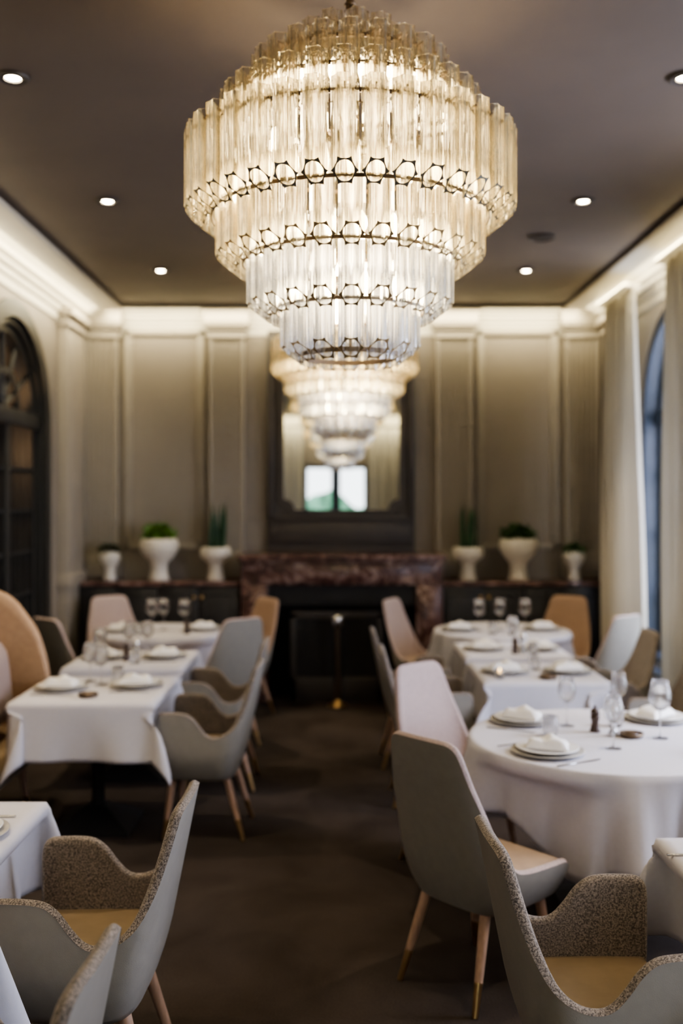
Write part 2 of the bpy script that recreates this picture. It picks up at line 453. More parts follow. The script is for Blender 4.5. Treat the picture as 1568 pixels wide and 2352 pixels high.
c, r, zs, z0 = ARC
dr = thing('door_1', None, None); dr['kind'] = 'structure'
mb = MB()
mb.add(*arch_ring(c, r+.03, r-.10, zs, 0, XL-.06, XL+.02)); mb.add(*arch_ring(c, r-.08, r-.15, zs, 0, XL-.11, XL-.02)); mb.add(*arch_ring(c, r-.13, r-.21, zs, 0, XL-.16, XL-.06))
mb.build('door_frame', M['doorframe'], dr, angle=40)
mb = MB()
mb.box(XL-.16, XL-.02, c-r+.1, c+r-.1, 2.38, 2.50, .01); mb.box(XL-.15, XL-.05, c-.045, c+.045, 0, 2.4, .006)
mb.box(XL-.15, XL-.05, c-r+.15, c+r-.15, 0, .45, .006)
for k in range(1, 4):
    for s in (-1, 1): mb.box(XL-.14, XL-.07, c+s*(.045+k*.145)-.012, c+s*(.045+k*.145)+.012, .4, 2.4)
for k in range(1, 6): mb.box(XL-.135, XL-.075, c-r+.15, c+r-.15, .4+k*.33-.012, .4+k*.33+.012)
for k in range(1, 6):
    a = PI*k/6
    mb.tube((XL-.10, c, 2.5), (XL-.10, c+math.cos(a)*(r-.2), 2.47+math.sin(a)*(r-.2)), .02)
mb.add(*arch_ring(c, .34, .29, 2.47, 2.47, XL-.13, XL-.07))
mb.build('glazing_bars', M['doorframe'], dr, angle=40)
V, F = arch_plane(c, r-.1, zs, 0, XL-.15); mesh('glass_pane', V, F, M['pane'], dr, False)
# dim cabinet room behind the door
mb = MB(); mb.box(XL-.62, XL-.60, c-1.1, c+1.1, 0, 2.40); o = mb.build('wall_alcove', M['amber']); struct(o)
mb = MB(); mb.box(XL-.62, XL-.60, c-1.1, c+1.1, 2.401, 3.5); mb.box(XL-.6, XL-.225, c+.9, c+.92, 0, 3.5); mb.box(XL-.6, XL-.225, c-.92, c-.9, 0, 3.5); mb.box(XL-.6, XL-.225, c-.9, c+.9, 3.4, 3.42)
struct(mb.build('wall_alcove_side', M['trim']))
# right windows
for i, (c, r, zs, z0) in enumerate(WIN):
    w = thing('window_%d' % (i+1), None, None); w['kind'] = 'structure'
    mb = MB()
    mb.add(*arch_ring(c, r+.002, r-.07, zs, z0, XR+.02, XR+.30)); mb.add(*arch_ring(c, r-.06, r-.13, zs, z0, XR+.14, XR+.22))
    mb.box(XR+.02, XR+.30, c-r, c+r, z0-.01, z0+.06, .01)
    mb.build('window_frame', M['winframe'], w, angle=40)
    mb = MB()
    mb.box(XR+.13, XR+.21, c-.05, c+.05, z0, zs, .008); mb.box(XR+.12, XR+.22, c-r+.05, c+r-.05, zs-.06, zs+.06, .01)
    for s in (-1, 1):
        mb.box(XR+.15, XR+.19, c+s*.40-.015, c+s*.40+.015, z0, zs)
    for k in range(1, 4): mb.box(XR+.15, XR+.19, c-r+.1, c+r-.1, z0+k*.5-.015, z0+k*.5+.015)
    for k in range(1, 4):
        a = PI*k/4
        mb.tube((XR+.17, c, zs), (XR+.17, c+math.cos(a)*(r-.1), zs+math.sin(a)*(r-.1)), .018)
    mb.build('window_sash', M['winframe'], w, angle=40)
    V, F = arch_plane(c, r-.08, zs, z0, XR+.175); mesh('window_glass', V, F, M['pane'], w, False)
    mb = MB(); mb.box(XR-.10, XR+.03, c-r-.03, c+r+.03, z0-.05, z0-.005, .01); mb.build('window_sill', M['winframe'], w, angle=40)
# window behind the camera, seen in the mirror
w = thing('window_4', None, None); w['kind'] = 'structure'
c, r, zs, z0 = -.03, .68, 2.55, .25
mb = MB()
for (p, q) in ((c-r, c-r+.07), (c-.10, c+.10), (c+r-.07, c+r)): mb.box(p, q, YF-.18, YF-.06, z0, zs+.01)
mb.box(c-r, c+r, YF-.2, YF-.02, z0, z0+.08); mb.box(c-r, c+r, YF-.18, YF-.06, zs-.06, zs+.01)
mb.build('window_frame', M['winframe'], w, angle=40)
mb = MB(); mb.box(XL-3, XR+6, YF-9, YF-1.0, -.6, -.5); struct(mb.build('ground', M['lawn']))
V = []; F = []
NX, NZ = 60, 14
for i in range(NX+1):
    for k in range(NZ+1):
        V.append((-5 + 10*i/NX, YF-5 + random.uniform(-.25,.25), -.5 + 2.3*k/NZ + random.uniform(-.06,.06) + (.25*math.sin(i*.5) if k == NZ else 0)))
for i in range(NX):
    for k in range(NZ): F.append([i*(NZ+1)+k, (i+1)*(NZ+1)+k, (i+1)*(NZ+1)+k+1, i*(NZ+1)+k+1])
tag(mesh('garden_hedge', V, F, M['hedge']), 'green hedge outside, seen reflected in the mirror', 'hedge', kind='stuff')

# ------------------------------------------------------------------ curtains
def curtain(label, x, yt0, yt1, yb0, yb1, z0, z1, nf, amp=.05):
    V = []; F = []
    N = nf*14; K = 26
    for side in (0, 1):
        for k in range(K+1):
            t = k/K; z = z0 + (z1-z0)*t
            a0 = yb0 + (yt0-yb0)*t**1.5; a1 = yb1 + (yt1-yb1)*t**1.5
            for i in range(N+1):
                s = i/N
                ph = 2*PI*nf*s
                A = amp*(.75 + .25*math.sin(3.1*s*nf+1)) * (1 - .35*t)
                xx = x + A*math.sin(ph) + .012*math.sin(5*t + 9*s)
                V.append((xx + side*.006, a0 + (a1-a0)*s + .012*math.sin(2*ph+t*2), z))
    W = N+1; O = W*(K+1)
    for k in range(K):
        for i in range(N):
            F.append([k*W+i, k*W+i+1, (k+1)*W+i+1, (k+1)*W+i]); F.append([O+k*W+i, O+(k+1)*W+i, O+(k+1)*W+i+1, O+k*W+i+1])
    for k in range(K):
        for i in (0, N): F.append([k*W+i, (k+1)*W+i, O+(k+1)*W+i, O+k*W+i])
    for i in range(N):
        for k in (0, K): F.append([k*W+i, k*W+i+1, O+k*W+i+1, O+k*W+i])
    t = thing('curtain', label, 'curtain', group='cream window curtains')
    mesh('curtain_panel', V, F, M['curtain'], t)
    mb = MB(); mb.box(x-.07, x+.07, yt0-.02, yt1+.02, z1-.01, z1+.025, .006)
    mb.build('curtain_heading', M['curtain'], t, angle=40)
    return t
curtain('cream full-length curtain in the far right corner, daylight on its window edge', 2.30, 7.74, 8.56, 7.52, 8.62, .03, 3.47, 5)
curtain('cream full-length curtain at the right edge of the photo, before the window', 2.30, 6.25, 6.98, 6.25, 7.0, .03, 3.47, 5)

for (lb, x0, x1) in (('cream curtain reflected in the left part of the mirror', -1.75, -.72), ('cream curtain reflected in the right part of the mirror', .66, 1.80)):
    q = curtain(lb, 0, -(x1-x0)/2, (x1-x0)/2, -(x1-x0)/2, (x1-x0)/2, .03, 3.40, 6)
    q.location = ((x0+x1)/2, YF+.16, 0); q.rotation_euler = (0, 0, R(90))
# ------------------------------------------------------------------ ceiling downlights
mbt = MB(); mbt.torus(.060, .010, H-.006, 40, 8); mbt.lathe([(.052,H-.002),(.052,H-.014),(.036,H-.012),(.036,H-.002)], 32, cap=False)
DL = []
SX, SC = 1.44, .05
lab = {0: 'nearest', 1: 'middle', 2: 'farthest'}
proto = None
for k, D in enumerate((4.27, 6.03, 7.85)):
    for s in (-1, 1):
        t = thing('downlight', '%s lit round downlight in the ceiling, on the %s side of the chandelier' % (lab[k], 'left' if s < 0 else 'right'), 'downlight', (SC+s*SX, D, 0), 0, 'recessed ceiling downlights')
        if proto is None:
            a = mbt.build('trim_ring', M['overm'], t, angle=40)
            m2 = MB(); m2.lathe([(0,H-.010),(.022,H-.010),(.034,H-.004)], 28, cap=False); b = m2.build('lens', M['led'], t, smooth=True)
            proto = (a, b)
        else:
            for q in proto:
                cc = q.copy(); COL.objects.link(cc); cc.parent = t
        DL.append((SC+s*SX, D))
t = thing('ceiling_speaker', 'dark round flush ceiling speaker right of the chandelier', 'speaker', (1.41, 6.86, H))
mb = MB(); mb.torus(.085, .008, -.008, 40, 8); mb.build('rim', M['overm'], t, angle=40)
mb = MB(); mb.lathe([(0,-.012),(.04,-.011),(.082,-.004)], 32, cap=False); mb.build('grille', M['overm'], t, smooth=True)

# ------------------------------------------------------------------ chandelier
TIERS = [ # radius, z bottom, z top, number of rods
    (.150, 3.29, 3.425, 11), (.308, 3.14, 3.315, 22), (.415, 3.02, 3.18, 29), (.532, 2.755, 3.045, 37),
    (.428, 2.600, 2.885, 30), (.320, 2.435, 2.72, 22), (.205, 2.285, 2.56, 14)]

def rod_mesh(L, w):
    """hollow star-section crystal rod, axis z from 0 to L, w = half width"""
    n = 36; V = []; F = []; idx = []
    def ro(a):
        q = abs(((a*6/(2*PI)) % 1) - .5)*2   # 1 at cusp
        return w*(.76 + .24*q**3.0)
    ri = w*.67
    for z in (0, L):
        for k in range(n):
            a = 2*PI*k/n; rr = ro(a-PI/6); V.append((rr*math.cos(a), rr*math.sin(a), z + (rr*math.cos(a)+w*.4)*.8*(z == 0)))
        for k in range(n):
            a = 2*PI*k/n; V.append((ri*math.cos(a), ri*math.sin(a), z + (ri*math.cos(a)+w*.4)*.8*(z == 0)))
    for k in range(n):
        j = (k+1) % n
        F.append([k, j, 2*n+j, 2*n+k]); idx.append(0)
        F.append([n+k, n+j, 3*n+j, 3*n+k]); idx.append(0)
        F.append([k, j, n+j, n+k]); idx.append(1)
        F.append([2*n+k, 2*n+j, 3*n+j, 3*n+k]); idx.append(0)
    return V, F, idx

def make_chandelier(label, loc):
    root = thing('crystal_chandelier', label, 'chandelier', loc, 0, 'tiered crystal chandeliers')
    meshes = {}
    rest_V = []; rest_F = []; rest_i = []
    single = 0
    order = [3, 4, 5, 6, 2, 1, 0]
    for ti in order:
        r, zb, zt, n = TIERS[ti]
        L = zt-zb; w = PI*r/n*.93
        V, F, idx = rod_mesh(L, w)
        if ti >= 4: idx = [3 if q == 1 else q for q in idx]
        if ti >= 5: idx = [2 if q == 0 else q for q in idx]
        me = None
        near = sorted(range(n), key=lambda k: abs(((2*PI*(k+.5)/n + PI/2 + PI) % (2*PI)) - PI))
        for q, k in enumerate(near):
            a = 2*PI*(k+.5)/n
            x, y = r*math.cos(a), r*math.sin(a)
            ra = a
            indiv = single < 100 and (q < n*(.62 if ti > 2 else .5))
            if indiv:
                if me is None:
                    o = mesh('glass_rod', V, F, M['rod'], root, True, mats=[M['rodend'], M['roddaylit'], M['rodendlit']], midx=None, angle=30)
                    # recalc keeps face order
                    o.data.polygons.foreach_set('material_index', idx); me = o.data
                else:
                    o = bpy.data.objects.new('glass_rod', me); link(o, root)
                o.location = (x, y, zb); o.rotation_euler = (0, 0, ra); single += 1
            else:
                b = len(rest_V); ca, sa = math.cos(ra), math.sin(ra)
                rest_V += [(x + p*ca - q2*sa, y + p*sa + q2*ca, zb + z) for p, q2, z in V]
                rest_F += [[i+b for i in f] for f in F]; rest_i += idx
    o = mesh('glass_rods', rest_V, rest_F, M['rod'], root, True, mats=[M['rodend'], M['roddaylit'], M['rodendlit']], angle=30)
    o.data.polygons.foreach_set('material_index', rest_i); o['kind'] = 'stuff'
    for (r, zb, zt, n) in TIERS:
        mb = MB()
        w = PI*r/n
        # flat band just inside the rods near the top, hook clips, thin band at the bottom
        rr = r - w*.95
        mb.lathe([(rr, zt-.030), (rr+.004, zt-.030), (rr+.004, zt-.016), (rr, zt-.016), (rr, zt-.030)], 64, cap=False)
        for k in range(n):
            a = 2*PI*(k+.5)/n
            mb.tube((rr*math.cos(a), rr*math.sin(a), zt-.022), ((r+w*.2)*math.cos(a), (r+w*.2)*math.sin(a), zt-.022), .0045, n=6)
        mb.build('support_ring', M['bronze'], root, angle=40)
    for i in range(3, 6):
        r2 = TIERS[i+1][0] + .048; zb = TIERS[i][1] + .012
        mb = MB(); mb.lathe([(r2, zb), (r2+.004, zb), (r2+.004, zb+.012), (r2, zb+.012), (r2, zb)], 72, cap=False)
        mb.build('lower_band', M['bronze'], root, angle=40)
    mb = MB(); mb.lathe([(.165, 2.292), (.17, 2.292), (.17, 2.308), (.165, 2.308), (.165, 2.292)], 64, cap=False); mb.build('lower_band', M['bronze'], root, angle=40)
    mb = MB()
    mb.tube((0,0,2.30), (0,0,H-.03), .014); mb.lathe([(0,3.40),(.03,3.41),(.035,3.43),(.02,3.45),(.014,3.47)], 20, cap=False)
    for k in range(6):
        mb.torus(.017, .004, 3.47+.024*k, 16, 6)
    mb.build('stem', M['bronze'], root, angle=40)
    for k in range(4):
        a = PI/4 + PI/2*k + .35
        mb = MB()
        mb.tube((.36*math.cos(a), .36*math.sin(a), 2.72), (.36*math.cos(a), .36*math.sin(a), 3.02), .006, n=8)
        mb.tube((.0, 0, 3.02), (.52*math.cos(a), .52*math.sin(a), 3.02), .007, n=8)
        mb.tube((.0, 0, 2.70), (.42*math.cos(a), .42*math.sin(a), 2.86), .006, n=8)
        mb.tube((.0, 0, 2.54), (.22*math.cos(a), .22*math.sin(a), 2.54), .006, n=8)
        mb.build('strut', M['bronze'], root, angle=40)
    mb = MB(); mb.lathe([(0,H-.001),(.07,H-.002),(.075,H-.02),(.06,H-.045),(.02,H-.055),(0,H-.055)], 32); mb.build('canopy', M['bronze'], root, smooth=True)
    bb = MB(); bb.lathe([(0,-.035),(.008,-.034),(.009,-.012),(.012,-.004),(.017,.012),(.015,.03),(.008,.047),(0,.058)], 14, cap=False)
    me = None
    for (rr, z, n, ph) in ((.355, 3.125, 24, .1), (.43, 2.82, 28, 0), (.33, 2.655, 20, .1), (.23, 2.49, 12, .2)):
        for k in range(n):
            a = 2*PI*k/n + ph
            if me is None: o = bb.build('bulb', M['bulb'], root, smooth=True); me = o.data
            else: o = bpy.data.objects.new('bulb', me); link(o, root)
            o.location = (rr*math.cos(a), rr*math.sin(a), z)
    return root
CH1 = (.045, 3.45)
CH2 = (.058, 7.75)
ch = make_chandelier('large tiered chandelier of clear crystal rods, sharp in the foreground', (CH1[0], CH1[1], 0))
dup(ch, (CH2[0], CH2[1], 0), .3, 'blurred glowing crystal chandelier hanging in front of the mirror', 'tiered crystal chandeliers')

# ------------------------------------------------------------------ chairs
def catmull(P, sub):
    out = []
    n = len(P)
    for i in range(n-1):
        p0 = P[max(i-1,0)]; p1 = P[i]; p2 = P[i+1]; p3 = P[min(i+2,n-1)]
        for k in range(sub):
            t = k/sub
            out.append(tuple(.5*((2*b) + (-a+c)*t + (2*a-5*b+4*c-d)*t*t + (-a+3*b-3*c+d)*t**3) for a, b, c, d in zip(p0, p1, p2, p3)))
    out.append(P[-1])
    return out

def plan_fn(xb, xs, xf, w, wf, ex=3.1):
    pts = []
    N = 60
    for k in range(N+1):
        t = PI/2*k/N
        sx = math.cos(t)**(2/ex); sy = math.sin(t)**(2/ex)
        pts.append((xs - (xs-xb)*sx, w*sy))
    for k in range(1, 21): pts.append((xs + (xf-xs)*k/20, w + (wf-w)*(k/20)**2))
    d = [0]
    for a, b in zip(pts, pts[1:]): d.append(d[-1] + math.hypot(b[0]-a[0], b[1]-a[1]))
    T = d[-1]
    def f(u):
        s = max(0, min(1, u))*T
        for i in range(len(d)-1):
            if d[i+1] >= s - 1e-9:
                q = (s-d[i])/max(1e-9, d[i+1]-d[i]); a, b = pts[i], pts[i+1]
                p = (a[0]+(b[0]-a[0])*q, a[1]+(b[1]-a[1])*q)
                tx, ty = b[0]-a[0], b[1]-a[1]; l = math.hypot(tx, ty) or 1
                return p, (tx/l, ty/l)
    return f, T

def sstep(a, b, x):
    t = max(0, min(1, (x-a)/(b-a))); return t*t*(3-2*t)

def make_shell(cols, xb, xs, xf, w, wf, zb, lean, thick, rows=14, inset=.20, zi=.40, bulge=.012, sub=5, wb=(.40,.66), bend=.16):
    f, T = plan_fn(xb, xs, xf, w, wf)
    half = catmull(cols, sub)
    half = [(min(1, max(0, u)), h) for u, h in half]
    C = []
    for (u, h), sgn in [(c, -1) for c in reversed(half)] + [(c, 1) for c in half[1:]]:
        C.append((u, h, sgn))
    cx = (xb+xf)/2
    def P(u, sgn, z, off):
        (x, y), (tx, ty) = f(u)
        nx, ny = ty, -tx      # inward-ish; plan goes from the back centre to the front along +y side
        # inward normal points to the plan's centre
        if (cx-x)*nx + (0-y)*ny < 0: nx, ny = -nx, -ny
        if u < 1e-4: nx, ny = 1, 0
        x += nx*off; y += ny*off
        q = 1 - inset*(1-min(1, max(0, (z-zb)/bend)))**2
        x = cx + (x-cx)*q; y *= q
        x -= lean*max(0, z-.43)*(1-sstep(wb[0], wb[1], u))
        return Vector((x, y*sgn, z))
    OV = []; OF = []
    for (u, h, s) in C:
        for k in range(rows+1):
            t = k/rows
            OV.append(P(u, s, zb + (h-zb)*t, 0))
    n = len(C); W = rows+1
    for i in range(n-1):
        for k in range(rows): OF.append([i*W+k, (i+1)*W+k, (i+1)*W+k+1, i*W+k+1])
    OF.append([i*W for i in range(n)])
    # front apron
    a = P(1, -1, zb, 0); b = P(1, 1, zb, 0); a2 = P(1, -1, zi+.01, 0); b2 = P(1, 1, zi+.01, 0)
    k0 = len(OV); OV += [a, b, b2, a2]; OF.append([k0, k0+1, k0+2, k0+3])
    # lining: inner face and the rolled rim
    LV = []; LF = []
    prof = 6; LW = rows+1+prof
    for i, (u, h, s) in enumerate(C):
        ip, iq = max(i-1, 0), min(i+1, n-1)
        A = P(C[ip][0], C[ip][2], C[ip][1], 0); B = P(C[iq][0], C[iq][2], C[iq][1], 0)
        tan = (B-A)
        top_o = P(u, s, h, 0); top_i = P(u, s, h, thick)
        across = top_i-top_o
        up = across.cross(tan)
        if up.length < 1e-9: up = Vector((0,0,1))
        up.normalize()
        if s < 0 and False: up = -up
        # make the rim bulge away from the panel's own body
        mid = P(u, s, max(zb, h-.05), thick/2)
        ref = (top_o+top_i)/2 - mid
        if u >= .999: ref = Vector((1, 0, .3))
        if up.dot(ref) < 0: up = -up
        lo = min(zi, h-.004)
        for k in range(rows+1):
            LV.append(P(u, s, lo + (h-lo)*(k/rows), thick) if k < rows else top_i)
        for j in range(1, prof+1):
            t = j/prof
            LV.append(top_i + (top_o-top_i)*t*1.03 + up*bulge*math.sin(PI*t))
    for i in range(n-1):
        for k in range(LW-1): LF.append([i*LW+k, (i+1)*LW+k, (i+1)*LW+k+1, i*LW+k+1])
    return (OV, OF), (LV, LF), P

ARM = [(0,.908),(.14,.909),(.20,.905),(.238,.892),(.262,.860),(.295,.790),(.335,.716),(.38,.655),(.43,.602),(.49,.568),(.55,.556),(.60,.566),(.65,.602),(.70,.645),(.75,.671),(.81,.680),(.92,.681),(.965,.677),(.99,.660),(1,.625),(1,.55),(1,.46),(1,.37)]
SIDE = [(0,.950),(.14,.950),(.20,.946),(.240,.928),(.264,.890),(.295,.815),(.345,.715),(.395,.615),(.44,.540),(.50,.492),(.58,.475),(.70,.468),(.85,.462),(.94,.458),(.98,.446),(1,.425),(1,.39),(1,.36)]

def seat_slab(P, xb, xf, z0, z1, m, parent, thick):
    """cushion filling the inside of the shell"""
    ring = []
    us = [k/24 for k in range(25)]
    line = [(u, -1) for u in reversed(us)] + [(u, 1) for u in us[1:]]
    V = []; F = []
    lv = [(z0, .0, 0), (z1-.02, .0, 0), (z1-.006, .012, 0), (z1, .035, 0), (z1+.008, .12, 0)]
    n = len(line)
    base = [P(u, s, z0+.05, thick*1.02) for (u, s) in line]
    base = [(min(p.x, xf-.008), p.y) for p in base]
    mx = sum(p[0] for p in base)/n; ex = .22
    for (z, ins, _) in lv:
        q = 1 - ins/ex
        for (x, y) in base: V.append((.03+(x-.03)*q, y*q, z))
    for k in range(len(lv)-1):
        for i in range(n): F.append([k*n+i, k*n+(i+1) % n, (k+1)*n+(i+1) % n, (k+1)*n+i])
    F.append([(len(lv)-1)*n+i for i in range(n)]); F.append(list(range(n)))
    return mesh('seat', V, F, m, parent, True, angle=50)

def legs(root, pts, ztop, r0=.021, r1=.0135, cap=.105):
    for (a, b) in pts:
        A = Vector((a[0], a[1], ztop)); B = Vector((b[0], b[1], 0.0))
        Q = B + (A-B)*(cap/ztop)
        mb = MB(); mb.tube(A, Q, r0, r1*1.12, 16)
        l = mb.build('leg', M['oak'], root, angle=50)
        mb = MB(); mb.tube(Q + (A-Q)*.015, B, r1*1.15, r1*.82, 16)
        tag(mb.build('foot_cap', M['brass'], l, angle=50), 'brass leg tip')

def make_armchair(label, lining, group):
    t = thing('dining_armchair', label, 'chair', group=group)
    xb, xs, xf, w, wf = -.215, -.075, .225, .285, .270
    o, l, P = make_shell(ARM, xb, xs, xf, w, wf, .325, .200, .032, bulge=.010)
    mesh('shell', *o, M['leather'], t, True, angle=60)
    mesh('lining', *l, lining, t, True)
    seat_slab(P, xb, xf, .385, .468, M['tan'], t, .032)
    legs(t, [((.15,.17),(.195,.205)), ((.15,-.17),(.195,-.205)), ((-.125,.15),(-.225,.195)), ((-.125,-.15),(-.225,-.195))], .345)
    return t
def make_side(label, lining, group, seatm):
    t = thing('dining_chair', label, 'chair', group=group)
    xb, xs, xf, w, wf = -.215, -.05, .235, .262, .245
    o, l, P = make_shell(SIDE, xb, xs, xf, w, wf, .325, .210, .032, bulge=.010)
    mesh('shell', *o, M['leather'], t, True, angle=60)
    mesh('lining', *l, lining, t, True)
    seat_slab(P, xb, xf, .385, .462, seatm, t, .032)
    legs(t, [((.15,.16),(.20,.19)), ((.15,-.16),(.20,-.19)), ((-.125,.14),(-.235,.185)), ((-.125,-.14),(-.235,-.185))], .345)
    return t

arm_list = [  # x, y, facing, label
    (-.765, 1.965, 177, 'grey leather armchair with speckled tweed rim, cut off at the bottom left corner'),
    (-.745, 3.03, 179, 'grey leather armchair with both tweed arms showing, at the second table on the left'),
    (-.715, 5.47, 178, 'grey leather armchair at the left table with the black pedestal'),
    (-.745, 6.36, 180, 'grey armchair mostly hidden behind the next armchair, at the middle left table'),
    (.70, 2.69, 3, 'grey armchair with tan seat and tweed inside, at the lower right corner'),
    (.560, 6.02, 0, 'armchair with dark grey back to the aisle, just behind the near pale pink chair'),
    (.535, 6.88, 0, 'armchair with dark grey back to the aisle, just before the far pale pink chair'),
    (1.86, 5.86, 180, 'brown tweed armchair cut off at the right edge, by the near curtain'),
    (1.85, 6.80, 180, 'brown tweed armchair in front of the gap between the curtains'),
]
GA = 'tub armchairs around the tables'
first = None
for (x, y, a, lb) in arm_list:
    if first is None:
        first = make_armchair(lb, M['tweed'], GA); first.location = (x, y, 0); first.rotation_euler = (0, 0, R(a))
    else: dup(first, (x, y, 0), R(a), lb, GA)
side_list = [
    (.535, 3.755, 41, 'grey leather side chair seen from behind, left of the near round table'),
    (.615, 4.94, -48, 'pale pink upholstered side chair facing the near round table from behind'),
    (.730, 8.42, -27, 'pale pink side chair beside the fireplace, at the far round table on the right'),
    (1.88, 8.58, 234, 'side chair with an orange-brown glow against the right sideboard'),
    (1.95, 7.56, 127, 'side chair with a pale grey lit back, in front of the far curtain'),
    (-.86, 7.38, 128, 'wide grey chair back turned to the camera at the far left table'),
    (-.84, 8.46, 216, 'chair with a front tinted orange as if warmly lit, left of the fireplace opening'),
    (-1.85, 8.58, 305, 'pinkish chair facing the camera against the left sideboard'),
    (-1.90, 7.38, 50, 'dark chair back between the wing seat and the middle left table'),
]
GS = 'armless upholstered dining chairs'
first = None
for (x, y, a, lb) in side_list:
    if first is None:
        first = make_side(lb, M['pink'], GS, M['beige']); first.location = (x, y, 0); first.rotation_euler = (0, 0, R(a))
    else:
        d = dup(first, (x, y, 0), R(a), lb, GS)
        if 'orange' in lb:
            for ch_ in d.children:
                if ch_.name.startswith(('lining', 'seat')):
                    ch_.data = ch_.data.copy(); ch_.data.materials[0] = M['pinkwarmlit']

# high-backed wing seat on the left
t = thing('wing_settee', 'high curved tan wing seat with a pink cushion at the left edge', 'settee', (-2.075, 5.39, 0), 0)
WING = [(0,1.27),(.3,1.27),(.6,1.265),(.70,1.255),(.775,1.23),(.83,1.18),(.883,1.10),(.925,1.03),(.955,.95),(.985,.82),(1,.7),(1,.58),(1,.44),(1,.33)]
o, l, P = make_shell(WING, -.29, -.08, .33, .64, .64, .27, .05, .06, inset=.14, zi=.36, bulge=.02, wb=(.5,.9))
mesh('shell', *o, M['leather'], t, True, angle=60)
mesh('lining', *l, M['tanback'], t, True)
seat_slab(P, -.29, .33, .32, .47, M['tan'], t, .06)
V = []; F = []
N1, N2 = 24, 14
for side in (0, 1):
    for i in range(N1+1):
        for k in range(N2+1):
            a = -1 + 2*i/N1; b = k/N2
            e = (1-abs(a)**4)**.5 if abs(a) < 1 else 0
            top = .48 + .62*b*(1-.16*abs(a)**5)
            puff = (1-abs(a)**6)*(1-abs(2*b-1)**6)
            xx = -.12 + side*(.12 + .27*puff) - .05*b
            V.append((xx, a*.40*(1-.18*b**3), top))
W = N2+1; O = W*(N1+1)
for i in range(N1):
    for k in range(N2):
        F.append([i*W+k, (i+1)*W+k, (i+1)*W+k+1, i*W+k+1]); F.append([O+i*W+k, O+i*W+k+1, O+(i+1)*W+k+1, O+(i+1)*W+k])
for i in range(N1):
    for k in (0, N2): F.append([i*W+k, (i+1)*W+k, O+(i+1)*W+k, O+i*W+k])
for k in range(N2):
    for i in (0, N1): F.append([i*W+k, i*W+k+1, O+i*W+k+1, O+i*W+k])
tag(mesh('back_cushion', V, F, M['rose'], t, True), 'pink back cushion')
legs(t, [((.22,.44),(.25,.48)), ((.22,-.44),(.25,-.48)), ((-.18,.36),(-.24,.40)), ((-.18,-.36),(-.24,-.40))], .29, .024, .016, .06)

# ------------------------------------------------------------------ tables and cloths
ZT = .752
def sq_cloth(ax, ay, drop, seed, ztop=ZT, kc=.34, flare=.07, press=None):
    rnd = random.Random(seed)
    ph = [rnd.uniform(0, 6.28) for _ in range(8)]
    Lx, Ly = ax+drop, ay+drop
    N = 72
    def axis(a, L):
        out = []
        n1 = 16; n2 = 20
        for k in range(n1): out.append(-L + (L-a)*k/n1)
        for k in range(n2+1): out.append(-a + 2*a*k/n2)
        for k in range(1, n1+1): out.append(a + (L-a)*k/n1)
        return out
    X = axis(ax, Lx); Y = axis(ay, Ly)
    V = []
    for x in X:
        for y in Y:
            dx = max(abs(x)-ax, 0); dy = max(abs(y)-ay, 0)
            sx = 1 if x > 0 else -1; sy = 1 if y > 0 else -1
            px = max(-ax, min(ax, x)); py = max(-ay, min(ay, y))
            d = math.hypot(dx, dy)
            if d < 1e-6: V.append((px, py, ztop)); continue
            cph, sph = dx/d, dy/d
            s2 = 2*cph*sph
            k = flare + (kc-flare)*s2**1.5
            t = d/drop
            # folds along the sides
            if s2 < .999:
                if dx >= dy: wv = math.sin(8.5*py + ph[0] + sx) + .6*math.sin(17*py + ph[1]*sx)
                else: wv = math.sin(8.5*px + ph[2] + sy) + .6*math.sin(17*px + ph[3]*sy)
            else: wv = 0
            k2 = k + .075*wv*(1-s2)*min(1, t)
            k2 = max(.015, k2)
            rad = min(1, d/.012)
            h = d*k2
            z = ztop - d*math.sqrt(max(.2, 1-k*k))*rad
            qx, qy = px + sx*(h*cph + .006*cph), py + sy*(h*sph + .006*sph)
            for (sd, c0, hw, amt) in (press or []):
                if sx == sd and dx > 0:
                    wgt = 1-sstep(hw, hw+.14, abs(y-c0)); wgt *= sstep(.034, .056, ztop-z)*sstep(0, .05, dx)
                    qx -= sd*amt*wgt
            V.append((qx, qy, z))
    ny = len(Y); F = []
    for i in range(len(X)-1):
        for j in range(ny-1): F.append([i*ny+j, (i+1)*ny+j, (i+1)*ny+j+1, i*ny+j+1])
    return V, F
